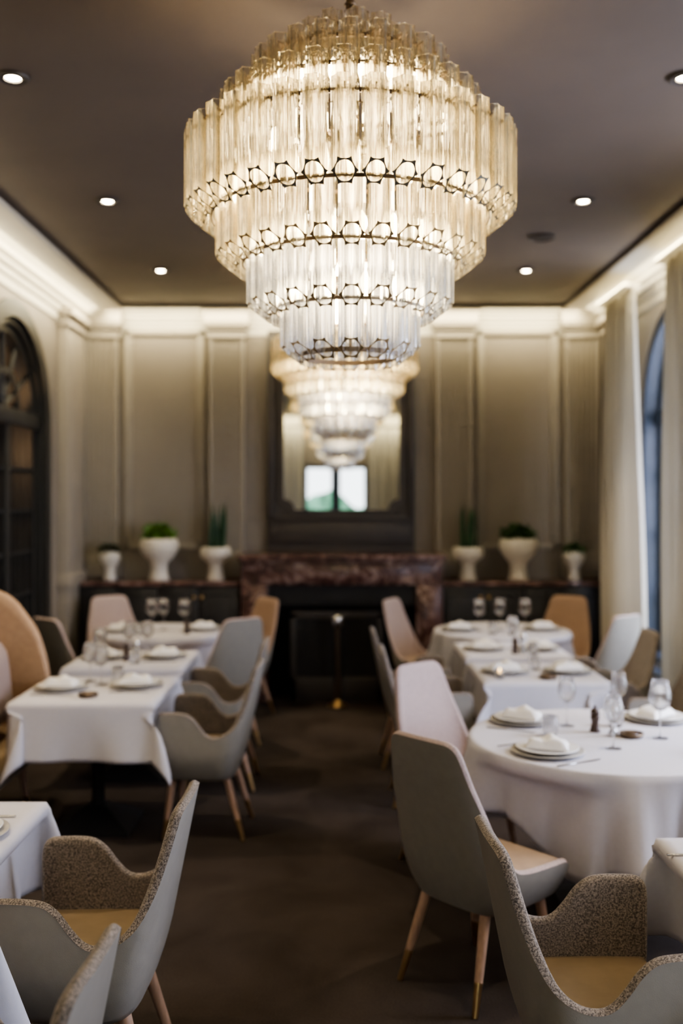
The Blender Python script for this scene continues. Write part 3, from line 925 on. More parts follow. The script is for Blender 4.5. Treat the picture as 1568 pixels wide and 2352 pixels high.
def rd_cloth(r, drop, seed, ztop=ZT, nf=13, lift=None, press=None):
    rnd = random.Random(seed)
    ph = rnd.uniform(0, 6.28); ph2 = rnd.uniform(0, 6.28)
    N = 144; V = [(0,0,ztop)]; F = []
    rings = [r*.3, r*.6, r*.85, r*.97, r]
    hang = [.004, .012, .03, .06, .1, .15, .2, .25, .3, .35, .4, .45, .5, .56, .62, .68, .74, .8, .86, .92, 1.]
    for q in rings:
        for k in range(N): V.append((q*math.cos(2*PI*k/N), q*math.sin(2*PI*k/N), ztop))
    for h in hang:
        for k in range(N):
            a = 2*PI*k/N
            d = drop*(1 + .16*math.cos(4*a + ph2) + .05*math.sin(7*a+ph))
            if lift: 
                for (la, lw, lv) in lift:
                    da = (a-la+PI) % (2*PI) - PI
                    d -= lv*math.exp(-(da/lw)**2)
            fold = math.sin(nf*a + ph + .8*math.sin(3*a)) + .4*math.sin(2.1*nf*a + ph2)
            ps = 0; 
            for (pa, pw, pv) in (press or []):
                da = (a-pa+PI) % (2*PI) - PI; ps += pv*math.exp(-(da/pw)**4)
            rr = r + .008*min(1, h*20) + (.05*h + .058*h*fold)*(1-min(1, ps*8)) - ps*sstep(.040, .10, d*h)
            V.append((rr*math.cos(a), rr*math.sin(a), ztop - d*h))
    m = len(rings)+len(hang)
    for k in range(N): F.append([0, 1+k, 1+(k+1) % N])
    for i in range(m-1):
        for k in range(N): F.append([1+i*N+k, 1+i*N+(k+1) % N, 1+(i+1)*N+(k+1) % N, 1+(i+1)*N+k])
    return V, F

def table(name, x, y, ax, ay, drop, seed, desc, rnd=False, lift=None, press=None):
    t = thing('pedestal_table', 'pedestal table under the white cloth, ' + desc, 'table', (x, y, 0), 0, 'cloth-covered pedestal tables')
    mb = MB()
    if rnd: mb.lathe([(0,.715),(ax-.02,.715),(ax-.012,.722),(ax-.012,.742),(ax-.02,.747),(0,.747)], 48)
    else: mb.box(-ax+.012, ax-.012, -ay+.012, ay-.012, .715, .747, .006)
    mb.build('table_top', M['darkwood'], t, angle=40)
    mb = MB(); mb.lathe([(.036,.07),(.036,.64),(.06,.70),(.11,.715)], 24); mb.build('column', M['iron'], t, angle=40)
    mb = MB()
    q = .21
    V = [(-q,-q,0),(q,-q,0),(q,q,0),(-q,q,0),(-q,-q,.018),(q,-q,.018),(q,q,.018),(-q,q,.018),(-.05,-.05,.12),(.05,-.05,.12),(.05,.05,.12),(-.05,.05,.12)]
    F = [[0,1,2,3],[0,1,5,4],[1,2,6,5],[2,3,7,6],[3,0,4,7],[4,5,9,8],[5,6,10,9],[6,7,11,10],[7,4,8,11],[8,9,10,11]]
    mb.add(V, F); mb.build('base', M['iron'], t)
    V, F = rd_cloth(ax, drop, seed, lift=lift, press=press) if rnd else sq_cloth(ax, ay, drop, seed, press=press)
    c = mesh('tablecloth', V, F, M['linen'], None, True, loc=(x, y, 0))
    md = c.modifiers.new('thickness', 'SOLIDIFY'); md.thickness = .003; md.offset = 1
    tag(c, 'white linen cloth draped over the table ' + desc, 'tablecloth', 'white tablecloths')
    return t
DESC = {
    'L00': 'cut off at the lower left corner', 'L0': 'second from the bottom at the left edge', 'L1': 'on the left with the black pedestal showing',
    'L2': 'in the middle of the left row', 'L3': 'at the far end of the left row', 'R0': 'cut off at the lower right edge',
    'R1': 'round, in the right foreground', 'R2': 'square, just behind the near round one', 'R2b': 'square, second behind the near round one', 'R3': 'round, at the far right end'}
TB = {
    'L00': (-1.22, 2.025, .35, .45), 'L0': (-1.37, 3.10, .36, .355), 'L1': (-1.325, 5.53, .375, .385), 'L2': (-1.345, 6.58, .375, .35), 'L3': (-1.42, 8.0, .50, .50),
    'R0': (1.345, 2.73, .355, .355), 'R1': (1.20, 4.39, .61, .61), 'R2': (1.21, 6.08, .36, .345), 'R2b': (1.22, 7.0, .355, .335), 'R3': (1.33, 8.05, .54, .54)}
def ang(tb, cx_, cy_): return math.atan2(cy_-TB[tb][1], cx_-TB[tb][0])
PRESS = {'L00': [(1, -.06, .36, .21)], 'L0': [(1, -.07, .34, .08)], 'L1': [(1, -.07, .30, .12), (-1, 0, .9, .10)], 'L2': [(1, -.22, .40, .15)],
         'R0': [(-1, -.04, .34, .08)], 'R2': [(-1, -.06, .32, .06), (1, -.22, .40, .15)], 'R2b': [(-1, -.12, .32, .06), (1, -.2, .40, .15)],
         'R1': [(ang('R1', .535, 3.755), .42, .10), (ang('R1', .615, 4.94), .45, .19)],
         'R3': [(ang('R3', .73, 8.42), .5, .10), (ang('R3', 1.88, 8.58), .5, .12), (ang('R3', 1.95, 7.56), .5, .12)],
         'L3': [(ang('L3', -.86, 7.32), .5, .08), (ang('L3', -.84, 8.46), .5, .11), (ang('L3', -1.85, 8.58), .5, .11), (ang('L3', -1.9, 7.38), .5, .08)]}
for i, k in enumerate(TB):
    x, y, a, b = TB[k]
    rd = k in ('R1', 'R3', 'L3')
    table(k, x, y, a, b, {'R1': .37, 'R3': .33, 'L3': .33}.get(k, .30), 11+i*3, DESC[k], rd, lift=[(R(200), .5, .06)] if k == 'R1' else None, press=PRESS[k])

# ------------------------------------------------------------------ tableware
ZC = ZT + .0035
PN = {'L00': 'lower left corner table', 'L0': 'second left table', 'L1': 'left table with the black pedestal', 'L2': 'middle left table', 'L3': 'far left table',
      'R0': 'lower right table', 'R1': 'near round table', 'R2': 'square table behind the round one', 'R2b': 'second square table on the right', 'R3': 'far right round table'}
PR = {}
def spawn(key, build, loc, rz, label, group):
    if key not in PR:
        o = build(); o.location = loc; o.rotation_euler = (0, 0, rz); o['label'] = label
        if group: o['group'] = group
        PR[key] = o; return o
    return dup(PR[key], loc, rz, label, group)

def b_charger():
    mb = MB(); mb.lathe([(0,.0),(.09,.0),(.10,.004),(.148,.014),(.150,.017),(.146,.018),(.10,.009),(0,.007)], 48)
    return tag(mb.build('charger_plate', M['charger'], None, smooth=True), None, 'plate')
def b_plate():
    mb = MB(); mb.lathe([(0,.0),(.075,.0),(.082,.004),(.128,.017),(.130,.020),(.126,.021),(.08,.010),(0,.008)], 48)
    return tag(mb.build('dinner_plate', M['china'], None, smooth=True), None, 'plate')
def b_napkin():
    V = []; F = []
    nx, ny = 22, 14
    for side in (0, 1):
        for i in range(nx+1):
            for j in range(ny+1):
                u = -1+2*i/nx; v = -1+2*j/ny
                e = (1-u**8)*(1-v**8)
                z = .0 if side == 0 else .006 + .030*e + .010*math.exp(-((u-.15)/.25)**2)*e + .006*math.sin(5*u+2*v)*e
                V.append((u*.085, v*.052*(1+.12*u), z))
    W = ny+1; O = W*(nx+1)
    for i in range(nx):
        for j in range(ny):
            F.append([i*W+j, (i+1)*W+j, (i+1)*W+j+1, i*W+j+1]); F.append([O+i*W+j, O+i*W+j+1, O+(i+1)*W+j+1, O+(i+1)*W+j])
    for i in range(nx):
        for j in (0, ny): F.append([i*W+j, (i+1)*W+j, O+(i+1)*W+j, O+i*W+j])
    for j in range(ny):
        for i in (0, nx): F.append([i*W+j, i*W+j+1, O+i*W+j+1, O+i*W+j])
    return tag(mesh('folded_napkin', V, F, M['napkin'], None, True, angle=60), None, 'napkin')
def b_wine(h=.225, rb=.042):
    t = thing('wine_glass', None, 'glass')
    mb = MB(); zb = h*.47
    mb.lathe([(.005,zb),(rb*.45,zb+.006),(rb*.82,zb+.024),(rb,zb+.052),(rb*.97,zb+.075),(rb*.74,h),(rb*.72,h),(rb*.95,zb+.075),(rb*.975,zb+.052),(rb*.8,zb+.027),(rb*.4,zb+.010),(0,zb+.007)], 28, cap=False)
    mb.build('bowl', M['glass'], t, smooth=True)
    mb = MB(); mb.lathe([(.0045,zb+.003),(.0035,zb*.6),(.004,.012),(.012,.005)], 16, cap=False); mb.build('stem', M['glass'], t, smooth=True)
    mb = MB(); mb.lathe([(0,.006),(.012,.005),(.034,.002),(.036,.0),(0,0)], 28, cap=False); mb.build('foot', M['glass'], t, smooth=True)
    return t
def b_bigwine(): return b_wine(.255, .049)
def b_tumbler():
    mb = MB(); mb.lathe([(0,0),(.028,0),(.034,.02),(.037,.09),(.0355,.09),(.032,.02),(.026,.008),(0,.008)], 28, cap=False)
    return tag(mb.build('water_tumbler', M['glass'], None, smooth=True), None, 'glass')
def b_mill():
    t = thing('pepper_mill', None, 'pepper mill')
    mb = MB(); mb.lathe([(0,0),(.024,0),(.025,.006),(.019,.02),(.016,.045),(.021,.066),(.021,.074),(0,.075)], 24); mb.build('body', M['darkwood'], t, smooth=True)
    mb = MB(); mb.lathe([(0,.076),(.018,.077),(.021,.088),(.018,.10),(.008,.107),(.006,.112),(.008,.117),(0,.121)], 24); mb.build('crank_head', M['darkwood'], t, smooth=True)
    return t
def b_cmill():
    t = thing('salt_mill', None, 'salt mill')
    mb = MB(); mb.lathe([(0,0),(.022,0),(.023,.008),(.015,.03),(.013,.06),(.018,.085),(0,.086)], 24); mb.build('body', M['chrome'], t, smooth=True)
    mb = MB(); mb.lathe([(0,.087),(.016,.088),(.024,.105),(.024,.115),(.016,.13),(0,.136)], 24); mb.build('cap', M['chrome'], t, smooth=True)
    return t
def b_knife():
    t = thing('table_knife', None, 'knife')
    mb = MB(); mb.box(-.115,-.02,-.006,.006,0,.006,.002); mb.build('handle', M['steel'], t, angle=40)
    mb = MB(); mb.prism([(-.02,-.005),(.08,-.009),(.112,-.004),(.118,.004),(-.02,.005)], .001, .003, 'xy'); mb.build('blade', M['steel'], t)
    return t
def b_fork():
    t = thing('table_fork', None, 'fork')
    mb = MB(); mb.box(-.11,.04,-.004,.004,0,.005,.0015); mb.build('handle', M['steel'], t, angle=40)
    mb = MB(); mb.box(.038,.065,-.012,.012,.001,.004,.001)
    for k in range(4): mb.box(.06,.11,-.012+k*.0068,-.0088+k*.0068,.001,.004)
    mb.build('tines', M['steel'], t, angle=40)
    return t
def b_coaster():
    t = thing('ash_dish', None, 'dish')
    mb = MB(); mb.lathe([(0,0),(.04,0),(.052,.008),(.053,.020),(.049,.020),(.044,.010),(0,.009)], 32); mb.build('bowl', M['bronze'], t, smooth=True)
    mb = MB(); mb.lathe([(0,.0095),(.030,.0095),(.032,.016),(.020,.022),(0,.023)], 24); mb.build('filling', M['darkwood'], t, smooth=True)
    return t
def b_votive():
    t = thing('candle_holder', None, 'candle')
    mb = MB(); mb.lathe([(0,0),(.026,0),(.03,.012),(.031,.055),(.028,.055),(.027,.014),(0,.012)], 24, cap=False); mb.build('holder', M['glass'], t, smooth=True)
    mb = MB(); mb.lathe([(0,.0125),(.024,.0125),(.024,.030),(0,.031)], 20); mb.build('wax', M['china'], t, smooth=True)
    mb = MB(); mb.lathe([(0,.031),(.006,.036),(.007,.044),(.003,.056),(0,.064)], 12); mb.build('flame', M['flame'], t, smooth=True)
    return t

def setting(tb, x, y, rz, pos, cut=True, nap=True, nrz=None):
    g = PN[tb]
    spawn('charger', b_charger, (x, y, ZC), rz, 'grey charger plate, %s setting of the %s' % (pos, g), 'grey charger plates')
    spawn('plate', b_plate, (x, y, ZC+.0095), rz, 'white dinner plate, %s setting of the %s' % (pos, g), 'white dinner plates')
    if nap: spawn('nap', b_napkin, (x, y, ZC+.0255), nrz if nrz is not None else rz, 'folded white napkin, %s plate of the %s' % (pos, g), 'folded napkins')
    if cut:
        c, s = math.cos(rz), math.sin(rz)
        # rz is the diner's direction of view; knife to the right, fork to the left
        kx, ky = x + s*.185, y - c*.185
        fx, fy = x - s*.185, y + c*.185
        spawn('knife', b_knife, (kx, ky, ZC), rz, 'steel knife beside the %s plate of the %s' % (pos, g), 'table knives')
        spawn('fork', b_fork, (fx, fy, ZC), rz, 'steel fork beside the %s plate of the %s' % (pos, g), 'table forks')

def item(key, fn, tb, x, y, where, noun, group):
    spawn(key, fn, (x, y, ZC), random.uniform(0, 6.28), '%s, %s, %s' % (noun, PN[tb], where), group)
WG = ('wine', b_wine); BW = ('bigwine', b_bigwine); TU = ('tumbler', b_tumbler)
# near round table
setting('R1', .87, 4.70, R(-25), 'far left'); setting('R1', .87, 4.12, R(30), 'near left', nrz=R(-15)); setting('R1', 1.52, 4.74, R(215), 'far right', cut=False); setting('R1', 1.62, 4.10, R(150), 'right-edge', cut=True)
item('wine', b_wine, 'R1', 1.065, 4.62, 'behind the near left plate', 'stemmed wine glass', 'wine glasses')
item('wine', b_wine, 'R1', 1.345, 4.76, 'behind the salt mill', 'stemmed wine glass', 'wine glasses')
item('bigwine', b_bigwine, 'R1', 1.42, 4.38, 'nearest the right edge', 'tall stemmed wine glass', 'wine glasses')
item('tumbler', b_tumbler, 'R1', .945, 4.42, 'between the two left plates', 'clear water tumbler', 'water tumblers')
item('tumbler', b_tumbler, 'R1', 1.29, 4.61, 'just behind the salt mill', 'clear water tumbler', 'water tumblers')
item('wine', b_wine, 'R1', 1.165, 4.20, 'in front of the salt mill', 'stemmed wine glass', 'wine glasses')
item('mill', b_mill, 'R1', 1.165, 4.50, 'left of the salt mill', 'dark wooden pepper mill', 'pepper mills')
item('cmill', b_cmill, 'R1', 1.225, 4.42, 'right of the pepper mill', 'chrome salt mill', 'salt mills')
item('coaster', b_coaster, 'R1', 1.30, 4.40, 'right of the chrome salt mill', 'small dark dish', 'small dark dishes')
# square table with black pedestal
setting('L1', -1.53, 5.52, 0, 'left'); setting('L1', -1.13, 5.60, PI, 'right')
item('coaster', b_coaster, 'L1', -1.325, 5.30, 'at its front edge', 'small dark dish', 'small dark dishes')
item('wine', b_wine, 'L1', -1.34, 5.66, 'between the two plates', 'stemmed wine glass', 'wine glasses')
item('wine', b_wine, 'L1', -1.43, 5.76, 'behind the left plate', 'stemmed wine glass', 'wine glasses')
item('tumbler', b_tumbler, 'L1', -1.27, 5.76, 'behind the right plate', 'clear water tumbler', 'water tumblers')
# middle left
setting('L2', -1.55, 6.60, 0, 'left', cut=False); setting('L2', -1.15, 6.64, PI, 'right')
item('mill', b_mill, 'L2', -1.375, 6.50, 'left of the salt mill', 'dark wooden pepper mill', 'pepper mills')
item('cmill', b_cmill, 'L2', -1.32, 6.54, 'right of the pepper mill', 'chrome salt mill', 'salt mills')
item('wine', b_wine, 'L2', -1.40, 6.70, 'behind the pepper mill', 'stemmed wine glass', 'wine glasses')
item('wine', b_wine, 'L2', -1.52, 6.38, 'near its front left corner', 'stemmed wine glass', 'wine glasses')
item('tumbler', b_tumbler, 'L2', -1.30, 6.40, 'in front of the salt mill', 'clear water tumbler', 'water tumblers')
item('wine', b_wine, 'L2', -1.29, 6.77, 'at its back edge', 'stemmed wine glass', 'wine glasses')
# far left
setting('L3', -1.73, 7.95, 0, 'left', cut=False); setting('L3', -1.08, 8.05, PI, 'right', cut=False)
item('bigwine', b_bigwine, 'L3', -1.49, 8.0, 'leftmost of its three tall glasses', 'tall wine glass', 'wine glasses')
item('bigwine', b_bigwine, 'L3', -1.405, 8.05, 'middle of its three tall glasses', 'tall wine glass', 'wine glasses')
item('bigwine', b_bigwine, 'L3', -1.225, 7.98, 'rightmost of its three tall glasses', 'tall wine glass', 'wine glasses')
item('tumbler', b_tumbler, 'L3', -1.55, 7.78, 'in front of the tall glasses', 'clear water tumbler', 'water tumblers')
item('mill', b_mill, 'L3', -1.18, 7.82, 'in front of the rightmost tall glass', 'dark wooden pepper mill', 'pepper mills')
# lower left tables
setting('L0', -1.175, 3.10, PI, 'aisle', nap=True)
# square tables behind the round one
setting('R2', 1.02, 6.05, 0, 'left', cut=False); setting('R2', 1.40, 6.05, PI, 'right', cut=False)
item('votive', b_votive, 'R2', .955, 5.85, 'at its front left corner', 'small glowing candle', 'candles')
item('coaster', b_coaster, 'R2', 1.235, 5.84, 'at its front edge', 'small dark dish', 'small dark dishes')
item('tumbler', b_tumbler, 'R2', 1.22, 6.15, 'between its two plates', 'clear water tumbler', 'water tumblers')
setting('R2b', 1.03, 6.98, 0, 'left', cut=False); setting('R2b', 1.41, 6.98, PI, 'right', cut=False)
item('mill', b_mill, 'R2b', 1.215, 6.80, 'left of the salt mill', 'dark wooden pepper mill', 'pepper mills')
item('cmill', b_cmill, 'R2b', 1.27, 6.82, 'right of the pepper mill', 'chrome salt mill', 'salt mills')
item('wine', b_wine, 'R2b', 1.24, 7.04, 'between its two plates', 'stemmed wine glass', 'wine glasses')
item('tumbler', b_tumbler, 'R2b', 1.33, 6.76, 'at its front edge', 'clear water tumbler', 'water tumblers')
# far right round table
setting('R3', .98, 8.02, 0, 'left', cut=False); setting('R3', 1.66, 8.05, PI, 'right', cut=False)
item('bigwine', b_bigwine, 'R3', 1.14, 8.0, 'leftmost of its three tall glasses', 'tall wine glass', 'wine glasses')
item('bigwine', b_bigwine, 'R3', 1.31, 8.02, 'middle of its three tall glasses', 'tall wine glass', 'wine glasses')
item('bigwine', b_bigwine, 'R3', 1.51, 8.0, 'rightmost of its three tall glasses', 'tall wine glass', 'wine glasses')
item('tumbler', b_tumbler, 'R3', 1.22, 7.80, 'in front of the tall glasses', 'clear water tumbler', 'water tumblers')
item('mill', b_mill, 'R3', 1.36, 7.76, 'at its front edge', 'dark wooden pepper mill', 'pepper mills')
spawn('fork', b_fork, (1.08, 2.93, ZC), R(0), 'steel fork at the corner of the lower right table', 'table forks')

# ------------------------------------------------------------------ fireplace, sideboards, mirror, pots
YS = 8.99
def sideboard(x0, x1, knobs, label):
    t = thing('sideboard', label, 'sideboard', (0,0,0))
    mb = MB(); mb.box(x0, x1, YS+.02, YB-.105, .06, 1.03); mb.box(x0+.02, x1-.02, YS+.05, YB-.11, 0, .07); mb.build('carcass', M['navy'], t)
    mb = MB(); mb.box(x0-.01, x1+.01, YS-.02, YB-.10, 1.03, 1.068, .006); mb.build('counter', M['marble'], t, angle=40)
    n = 4; w = (x1-x0)/n
    for k in range(n):
        a, b = x0+k*w+.006, x0+(k+1)*w-.006
        mb = MB(); mb.box(a, b, YS, YS+.021, .09, 1.015, .004)
        for (p, q, r_, s_) in ((a+.04, a+.06, .14, .96), (b-.06, b-.04, .14, .96), (a+.04, b-.04, .14, .16), (a+.04, b-.04, .94, .96)): mb.box(p, q, YS-.008, YS+.005, r_, s_, .003)
        d = mb.build('door', M['navy'], t, angle=40)
        kx = b-.03 if k % 2 == 0 else a+.03
        mb = MB(); V0 = [(0,0),(.006,0),(.006,.014),(.014,.018),(.016,.026),(.010,.034),(0,.036)]
        m2 = MB(); m2.lathe(V0, 16); V = [(kx+x, YS-z, .93+y) for x, y, z in m2.V]
        mesh('knob', V, m2.F, M['brass'], d, True)
    return t
sideboard(-2.36, -.885, None, 'dark lacquered sideboard left of the fireplace, under three white planters')
sideboard(.965, 2.42, None, 'dark lacquered sideboard right of the fireplace, under three white planters')

fp = thing('fireplace', 'red veined marble fireplace surround with a dark hearth opening', 'fireplace')
FX0, FX1 = -.86, .945
mb = MB(); mb.box(FX0-.03, FX1+.03, 8.84, YB-.005, 1.275, 1.315, .008); mb.box(FX0-.01, FX1+.01, 8.87, YB-.005, 1.24, 1.277, .008)
mb.build('mantel_shelf', M['marble'], fp, angle=40)
mb = MB(); mb.box(FX0, FX1, 8.91, YB-.005, 1.045, 1.242, .004); mb.box(FX0+.3, FX1-.3, 8.895, 8.93, 1.07, 1.21, .006); mb.build('frieze', M['marble'], fp, angle=40)
for a, b in ((FX0, FX0+.235), (FX1-.235, FX1)):
    mb = MB(); mb.box(a, b, 8.91, YB-.005, 0, 1.046, .006); mb.box(a+.04, b-.04, 8.90, 8.93, .2, .98, .008); mb.box(a-.012, b+.012, 8.885, YB-.005, 0, .14, .008)
    mb.build('jamb', M['marble'], fp, angle=40)
mb = MB(); mb.box(FX0+.235, FX1-.235, YB-.08, YB-.06, .0, 1.045); mb.build('firebox', M['inside'], fp)
mb = MB(); mb.box(FX0+.23, FX1-.23, 8.95, 8.97, .86, 1.045); mb.build('hood_panel', M['inside'], fp)
sc = thing('fire_screen', 'dark framed glass fire screen standing in the fireplace opening', 'fire screen')
mb = MB()
sx0, sx1 = -.42, .41
mb.box(sx0, sx0+.05, 8.915, 8.945, 0, .80, .004); mb.box(sx1-.05, sx1, 8.915, 8.945, 0, .80, .004); mb.box(sx0, sx1, 8.915, 8.945, .74, .81, .004); mb.box(sx0, sx1, 8.915, 8.945, .0, .22, .004)
mb.build('screen_frame', M['overm'], sc, angle=40)
mb = MB(); mb.box(sx0+.045, sx1-.045, 8.925, 8.935, .2, .75); mb.build('screen_glass', M['inside'], sc)
ps = thing('metal_post', 'slim metal post with a chrome head and brass foot before the fireplace', 'post', (.005, 8.72, 0))
mb = MB(); mb.lathe([(0,0),(.085,0),(.088,.012),(.07,.025),(.03,.04),(.022,.06),(.022,.07)], 32); mb.build('foot', M['brass'], ps, smooth=True)
mb = MB(); mb.tube((0,0,.06), (0,0,.70), .026); mb.build('pole', M['bronze'], ps, angle=40)
mb = MB(); mb.lathe([(.026,.68),(.05,.69),(.055,.70),(.055,.77),(.05,.785),(.03,.80),(0,.802)], 28); mb.build('head', M['chrome'], ps, smooth=True)

# overmantel panel and mirror
OX0, OX1 = -.655, .725
mb = MB(); mb.box(OX0, OX1, YB-.06, YB+.01, 1.315, 3.40); mb.box(OX0, OX1, YB-.085, YB-.05, 1.315, 1.36, .006); mb.box(OX0+.02, OX1-.02, YB-.075, YB-.05, 1.38, 1.60, .01)
mb.box(OX0, OX0+.06, YB-.085, YB-.05, 1.63, 3.35, .01); mb.box(OX1-.06, OX1, YB-.085, YB-.05, 1.63, 3.35, .01); mb.box(OX0, OX1, YB-.085, YB-.05, 1.61, 1.66, .01)
struct(mb.build('trim_15', M['overm'], angle=40))
mr = thing('wall_mirror', 'tall mirror with notched corners in a dark panel over the fireplace', 'mirror')
def notched(x0, x1, z0, z1, r):
    P = []
    for (cx_, cz_, a0) in ((x0, z0, 90), (x1, z0, 180), (x1, z1, 270), (x0, z1, 0)):
        pts = []
        for k in range(9):
            a = R(a0 - 90*k/8)
            pts.append((cx_ + r*math.cos(a), cz_ + r*math.sin(a)))
        P += pts
    # small square steps beside the quarter circles are given by the straight runs between them
    return P
P1 = notched(-.50, .585, 1.715, 3.27, .10)
mb = MB(); n = len(P1); yy = YB-.066
mesh('mirror_glass', [(x, yy, z) for x, z in P1], [list(range(n))], M['mirror'], mr, False)
P2 = notched(-.545, .63, 1.67, 3.315, .10)
V = [(x, yy+.003, z) for x, z in P1] + [(x, yy-.022, z) for x, z in P1] + [(x, yy-.022, z) for x, z in P2] + [(x, yy+.003, z) for x, z in P2]
F = []
for k in range(n):
    j = (k+1) % n
    F += [[k, j, n+j, n+k], [n+k, n+j, 2*n+j, 2*n+k], [2*n+k, 2*n+j, 3*n+j, 3*n+k]]
mesh('mirror_frame', V, F, M['overm'], mr, True, angle=40)

# planters
def planter(x, prof, label, name='planter'):
    t = thing(name, label, 'planter', (x, 9.15, 1.0685), 0, 'white pedestal planters')
    mb = MB(); mb.lathe(prof, 40); mb.build('pot', M['ceramic'], t, smooth=True)
    return t
def leaves(t, n, r, z0, h, m, seed, lw=.018, ll=.075, name='foliage'):
    rnd = random.Random(seed); V = []; F = []
    for k in range(n):
        th = rnd.uniform(0, 2*PI); el = rnd.uniform(.05, 1.5)
        rr = rnd.uniform(.45, 1)
        b = Vector((r*rr*math.cos(th)*math.cos(el), r*rr*math.sin(th)*math.cos(el), z0 + h*rr*math.sin(el)))
        d = Vector((math.cos(th+rnd.uniform(-.9,.9)), math.sin(th+rnd.uniform(-.9,.9)), rnd.uniform(-.3, 1.1))).normalized()
        s = d.cross(Vector((rnd.uniform(-1,1), rnd.uniform(-1,1), rnd.uniform(-1,1)))).normalized()
        nrm = d.cross(s)
        L = ll*rnd.uniform(.6, 1.2); w = lw*rnd.uniform(.7, 1.3)
        q = len(V)
        V += [b, b + d*L*.4 + s*w + nrm*.006, b + d*L, b + d*L*.4 - s*w + nrm*.006, b + d*L*.45 - nrm*.004]
        F += [[q, q+1, q+4], [q+1, q+2, q+4], [q+2, q+3, q+4], [q+3, q, q+4]]
    return mesh(name, V, F, m, t, True)
small = [(0,0),(.06,0),(.062,.012),(.05,.05),(.048,.10),(.056,.13),(.085,.17),(.098,.215),(.088,.25),(.07,.268),(.064,.268),(.07,.24),(0,.235)]
bowl = [(0,0),(.092,0),(.096,.015),(.082,.05),(.074,.12),(.085,.165),(.135,.215),(.170,.27),(.180,.32),(.170,.36),(.155,.385),(.148,.385),(.155,.35),(0,.34)]
cup = [(0,0),(.08,0),(.083,.012),(.068,.05),(.060,.12),(.064,.155),(.105,.185),(.138,.215),(.146,.25),(.138,.29),(.130,.305),(.124,.305),(.128,.27),(0,.265)]
sc_ = .0040
def X9(px): return (px-774)*9.15/2287
p = planter(X9(252), small, 'small white planter with a low brown-green plant at the far left'); leaves(p, 140, .095, .25, .085, M['leafb'], 3, .012, .05)
p = planter(X9(365), bowl, 'large white bowl planter with bright green leaves on the left sideboard'); leaves(p, 260, .135, .37, .13, M['leafg'], 4)
def spikes(p, seed, z0):
    rnd = random.Random(seed)
    for k in range(9):
        a = 2*PI*k/9 + rnd.uniform(-.3,.3); rr = rnd.uniform(.02, .075); h = rnd.uniform(.38, .48)
        b = Vector((rr*math.cos(a), rr*math.sin(a), z0)); tip = b + Vector((rnd.uniform(-.03,.03), rnd.uniform(-.02,.02), h))
        V = []; F = []; K = 10
        tw = rnd.uniform(0, PI)
        for i in range(K+1):
            u = i/K; w = .027*(1-u**3)*(0.75+.5*u*(1-u)) + .0012
            c_ = b + (tip-b)*u; an = tw + u*.6
            sd = Vector((math.cos(an), math.sin(an), 0)); nn = Vector((-math.sin(an), math.cos(an), 0))
            V += [c_ - sd*w, c_ - nn*w*.35, c_ + sd*w, c_ + nn*w*.35]
        for i in range(K):
            for j in range(4): F.append([i*4+j, i*4+(j+1) % 4, (i+1)*4+(j+1) % 4, (i+1)*4+j])
        mesh('spike_leaf', V, F, M['spike'], p, True)
p = planter(X9(495), cup, 'white cup planter with tall green spikes left of the fireplace'); spikes(p, 5, .25)
p = planter(X9(1074), cup, 'white cup planter with tall green spikes right of the fireplace'); spikes(p, 8, .25)
p = planter(X9(1190), bowl, 'large white bowl planter with dark green leaves on the right sideboard'); leaves(p, 260, .15, .37, .12, M['leafd'], 6)
p = planter(X9(1318), small, 'small white planter with a low dark plant at the far right'); leaves(p, 140, .10, .25, .08, M['leafd'], 7, .012, .05)

# ------------------------------------------------------------------ lights
def lamp(name, kind, loc, energy, col, **kw):
    d = bpy.data.lights.new(name, kind); d.energy = energy; d.color = col
    for k, v in kw.items(): setattr(d, k, v)
    o = bpy.data.objects.new(name, d); link(o); o.location = loc
    return o
WARM = (1, .80, .54)
for (cx_, cy_) in (CH1, CH2):
    for (z, e) in ((3.12, 7), (2.84, 10), (2.62, 5), (2.45, 1.5)):
        lamp('chandelier_light', 'POINT', (cx_, cy_, z), e, WARM, shadow_soft_size=.10)
for (x, y) in DL + [(SC+s*SX, D) for s in (-1, 1) for D in (2.45, .7)]:
    o = lamp('downlight_light', 'SPOT', (x, y, H-.04), 95, WARM, spot_size=R(62), spot_blend=.7, shadow_soft_size=.04)
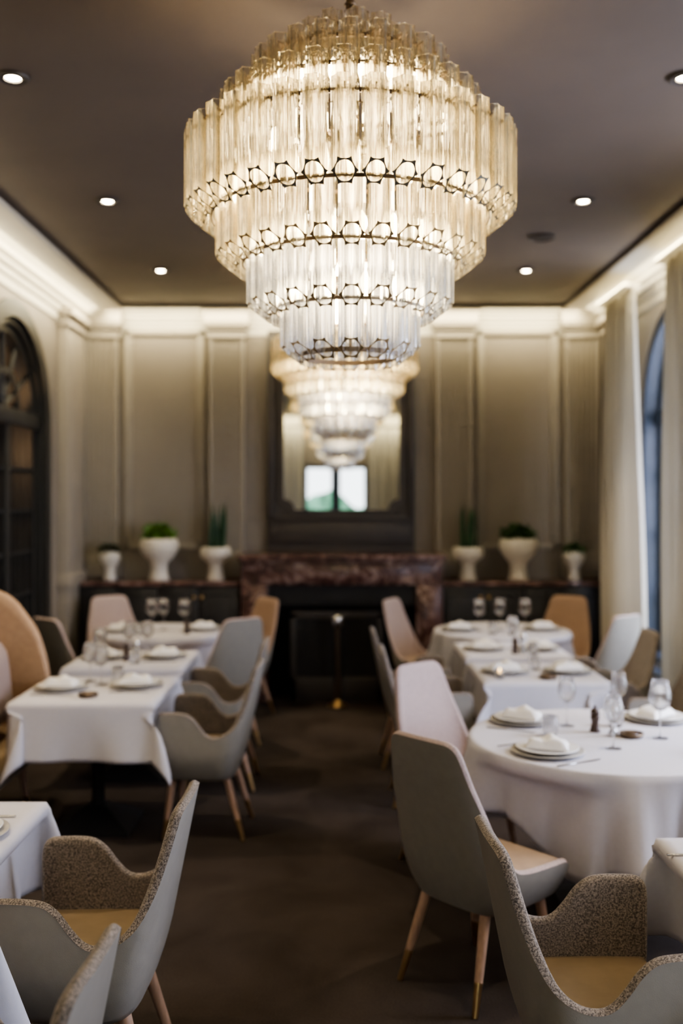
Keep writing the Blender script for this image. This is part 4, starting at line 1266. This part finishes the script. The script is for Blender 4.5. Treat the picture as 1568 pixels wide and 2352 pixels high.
# lit cove lines along the cornices, washing the walls
def strip(loc, rot, length, e, col=(1,.86,.62), w=.04):
    o = lamp('cove_light', 'AREA', loc, e, col, shape='RECTANGLE', size=length, size_y=w); o.rotation_euler = rot; return o
L = YB-YF-.6
def aim(o, d): o.rotation_euler = Vector(d).to_track_quat('-Z', 'Y').to_euler(); return o
def line(loc, d, along, length, e, w=.03):
    o = lamp('cove_light', 'AREA', loc, e, (1,.87,.57), shape='RECTANGLE', size=length, size_y=w)
    z = -Vector(d).normalized(); x = Vector(along).normalized(); y = z.cross(x)
    o.rotation_euler = Matrix((x, y, z)).transposed().to_euler()
    return o
line((XL+.28, (YB+YF)/2, 3.50), (-1, 0, -.6), (0,1,0), L, 62)
line((XR-.30, (YB+YF)/2, 3.50), (1, 0, -.55), (0,1,0), L, 48)
line((CX, YB-.24, 3.53), (0, 1, -.9), (1,0,0), 4.4, 26)
line((CX, YF+.40, 3.53), (0, -1, -.75), (1,0,0), 4.4, 40)
line((XL+.20, (YB+YF)/2, 3.45), (.35, 0, 1), (0,1,0), L, 8)
line((XR-.20, (YB+YF)/2, 3.45), (-.35, 0, 1), (0,1,0), L, 8)
# daylight through the right-hand windows
for (c, r, zs, z0), e in zip(WIN, (120, 215, 80)):
    o = lamp('window_daylight', 'AREA', (XR+.75, c, 1.9), e, (.80,.80,1), shape='RECTANGLE', size=2.6, size_y=1.9); aim(o, (-1, 0, -.12))
o = lamp('alcove_light', 'POINT', (XL-.4, 7.49, 2.2), 9, (1,.6,.3), shadow_soft_size=.1)

w = bpy.data.worlds.new('sky'); S.world = w; w.use_nodes = True
bg = w.node_tree.nodes['Background']; bg.inputs[0].default_value = (.88,.93,1,1); bg.inputs[1].default_value = 3.0

# ------------------------------------------------------------------ camera
cam = bpy.data.cameras.new('camera'); co = bpy.data.objects.new('camera', cam); link(co)
co.location = (0, 0, 1.8); co.rotation_euler = (R(90), 0, 0)
cam.sensor_fit = 'VERTICAL'; cam.sensor_height = 36; cam.lens = 35.0
cam.shift_x = 10/2352; cam.shift_y = -26/2352
cam.dof.use_dof = True; cam.dof.focus_distance = 2.62; cam.dof.aperture_fstop = 1.4
cam.clip_start = .05; cam.clip_end = 100
S.camera = co
S.view_settings.view_transform = 'AgX'
try: S.view_settings.look = 'AgX - Medium High Contrast'
except Exception: pass
S.view_settings.exposure = 0.48
c = S.cycles
c.max_bounces = 18; c.diffuse_bounces = 3; c.glossy_bounces = 4; c.transmission_bounces = 18; c.transparent_max_bounces = 48
c.caustics_reflective = False; c.caustics_refractive = False
c.use_denoising = True; c.use_adaptive_sampling = True; c.adaptive_threshold = .07; c.adaptive_min_samples = 16; c.sample_clamp_indirect = 6; c.blur_glossy = .5
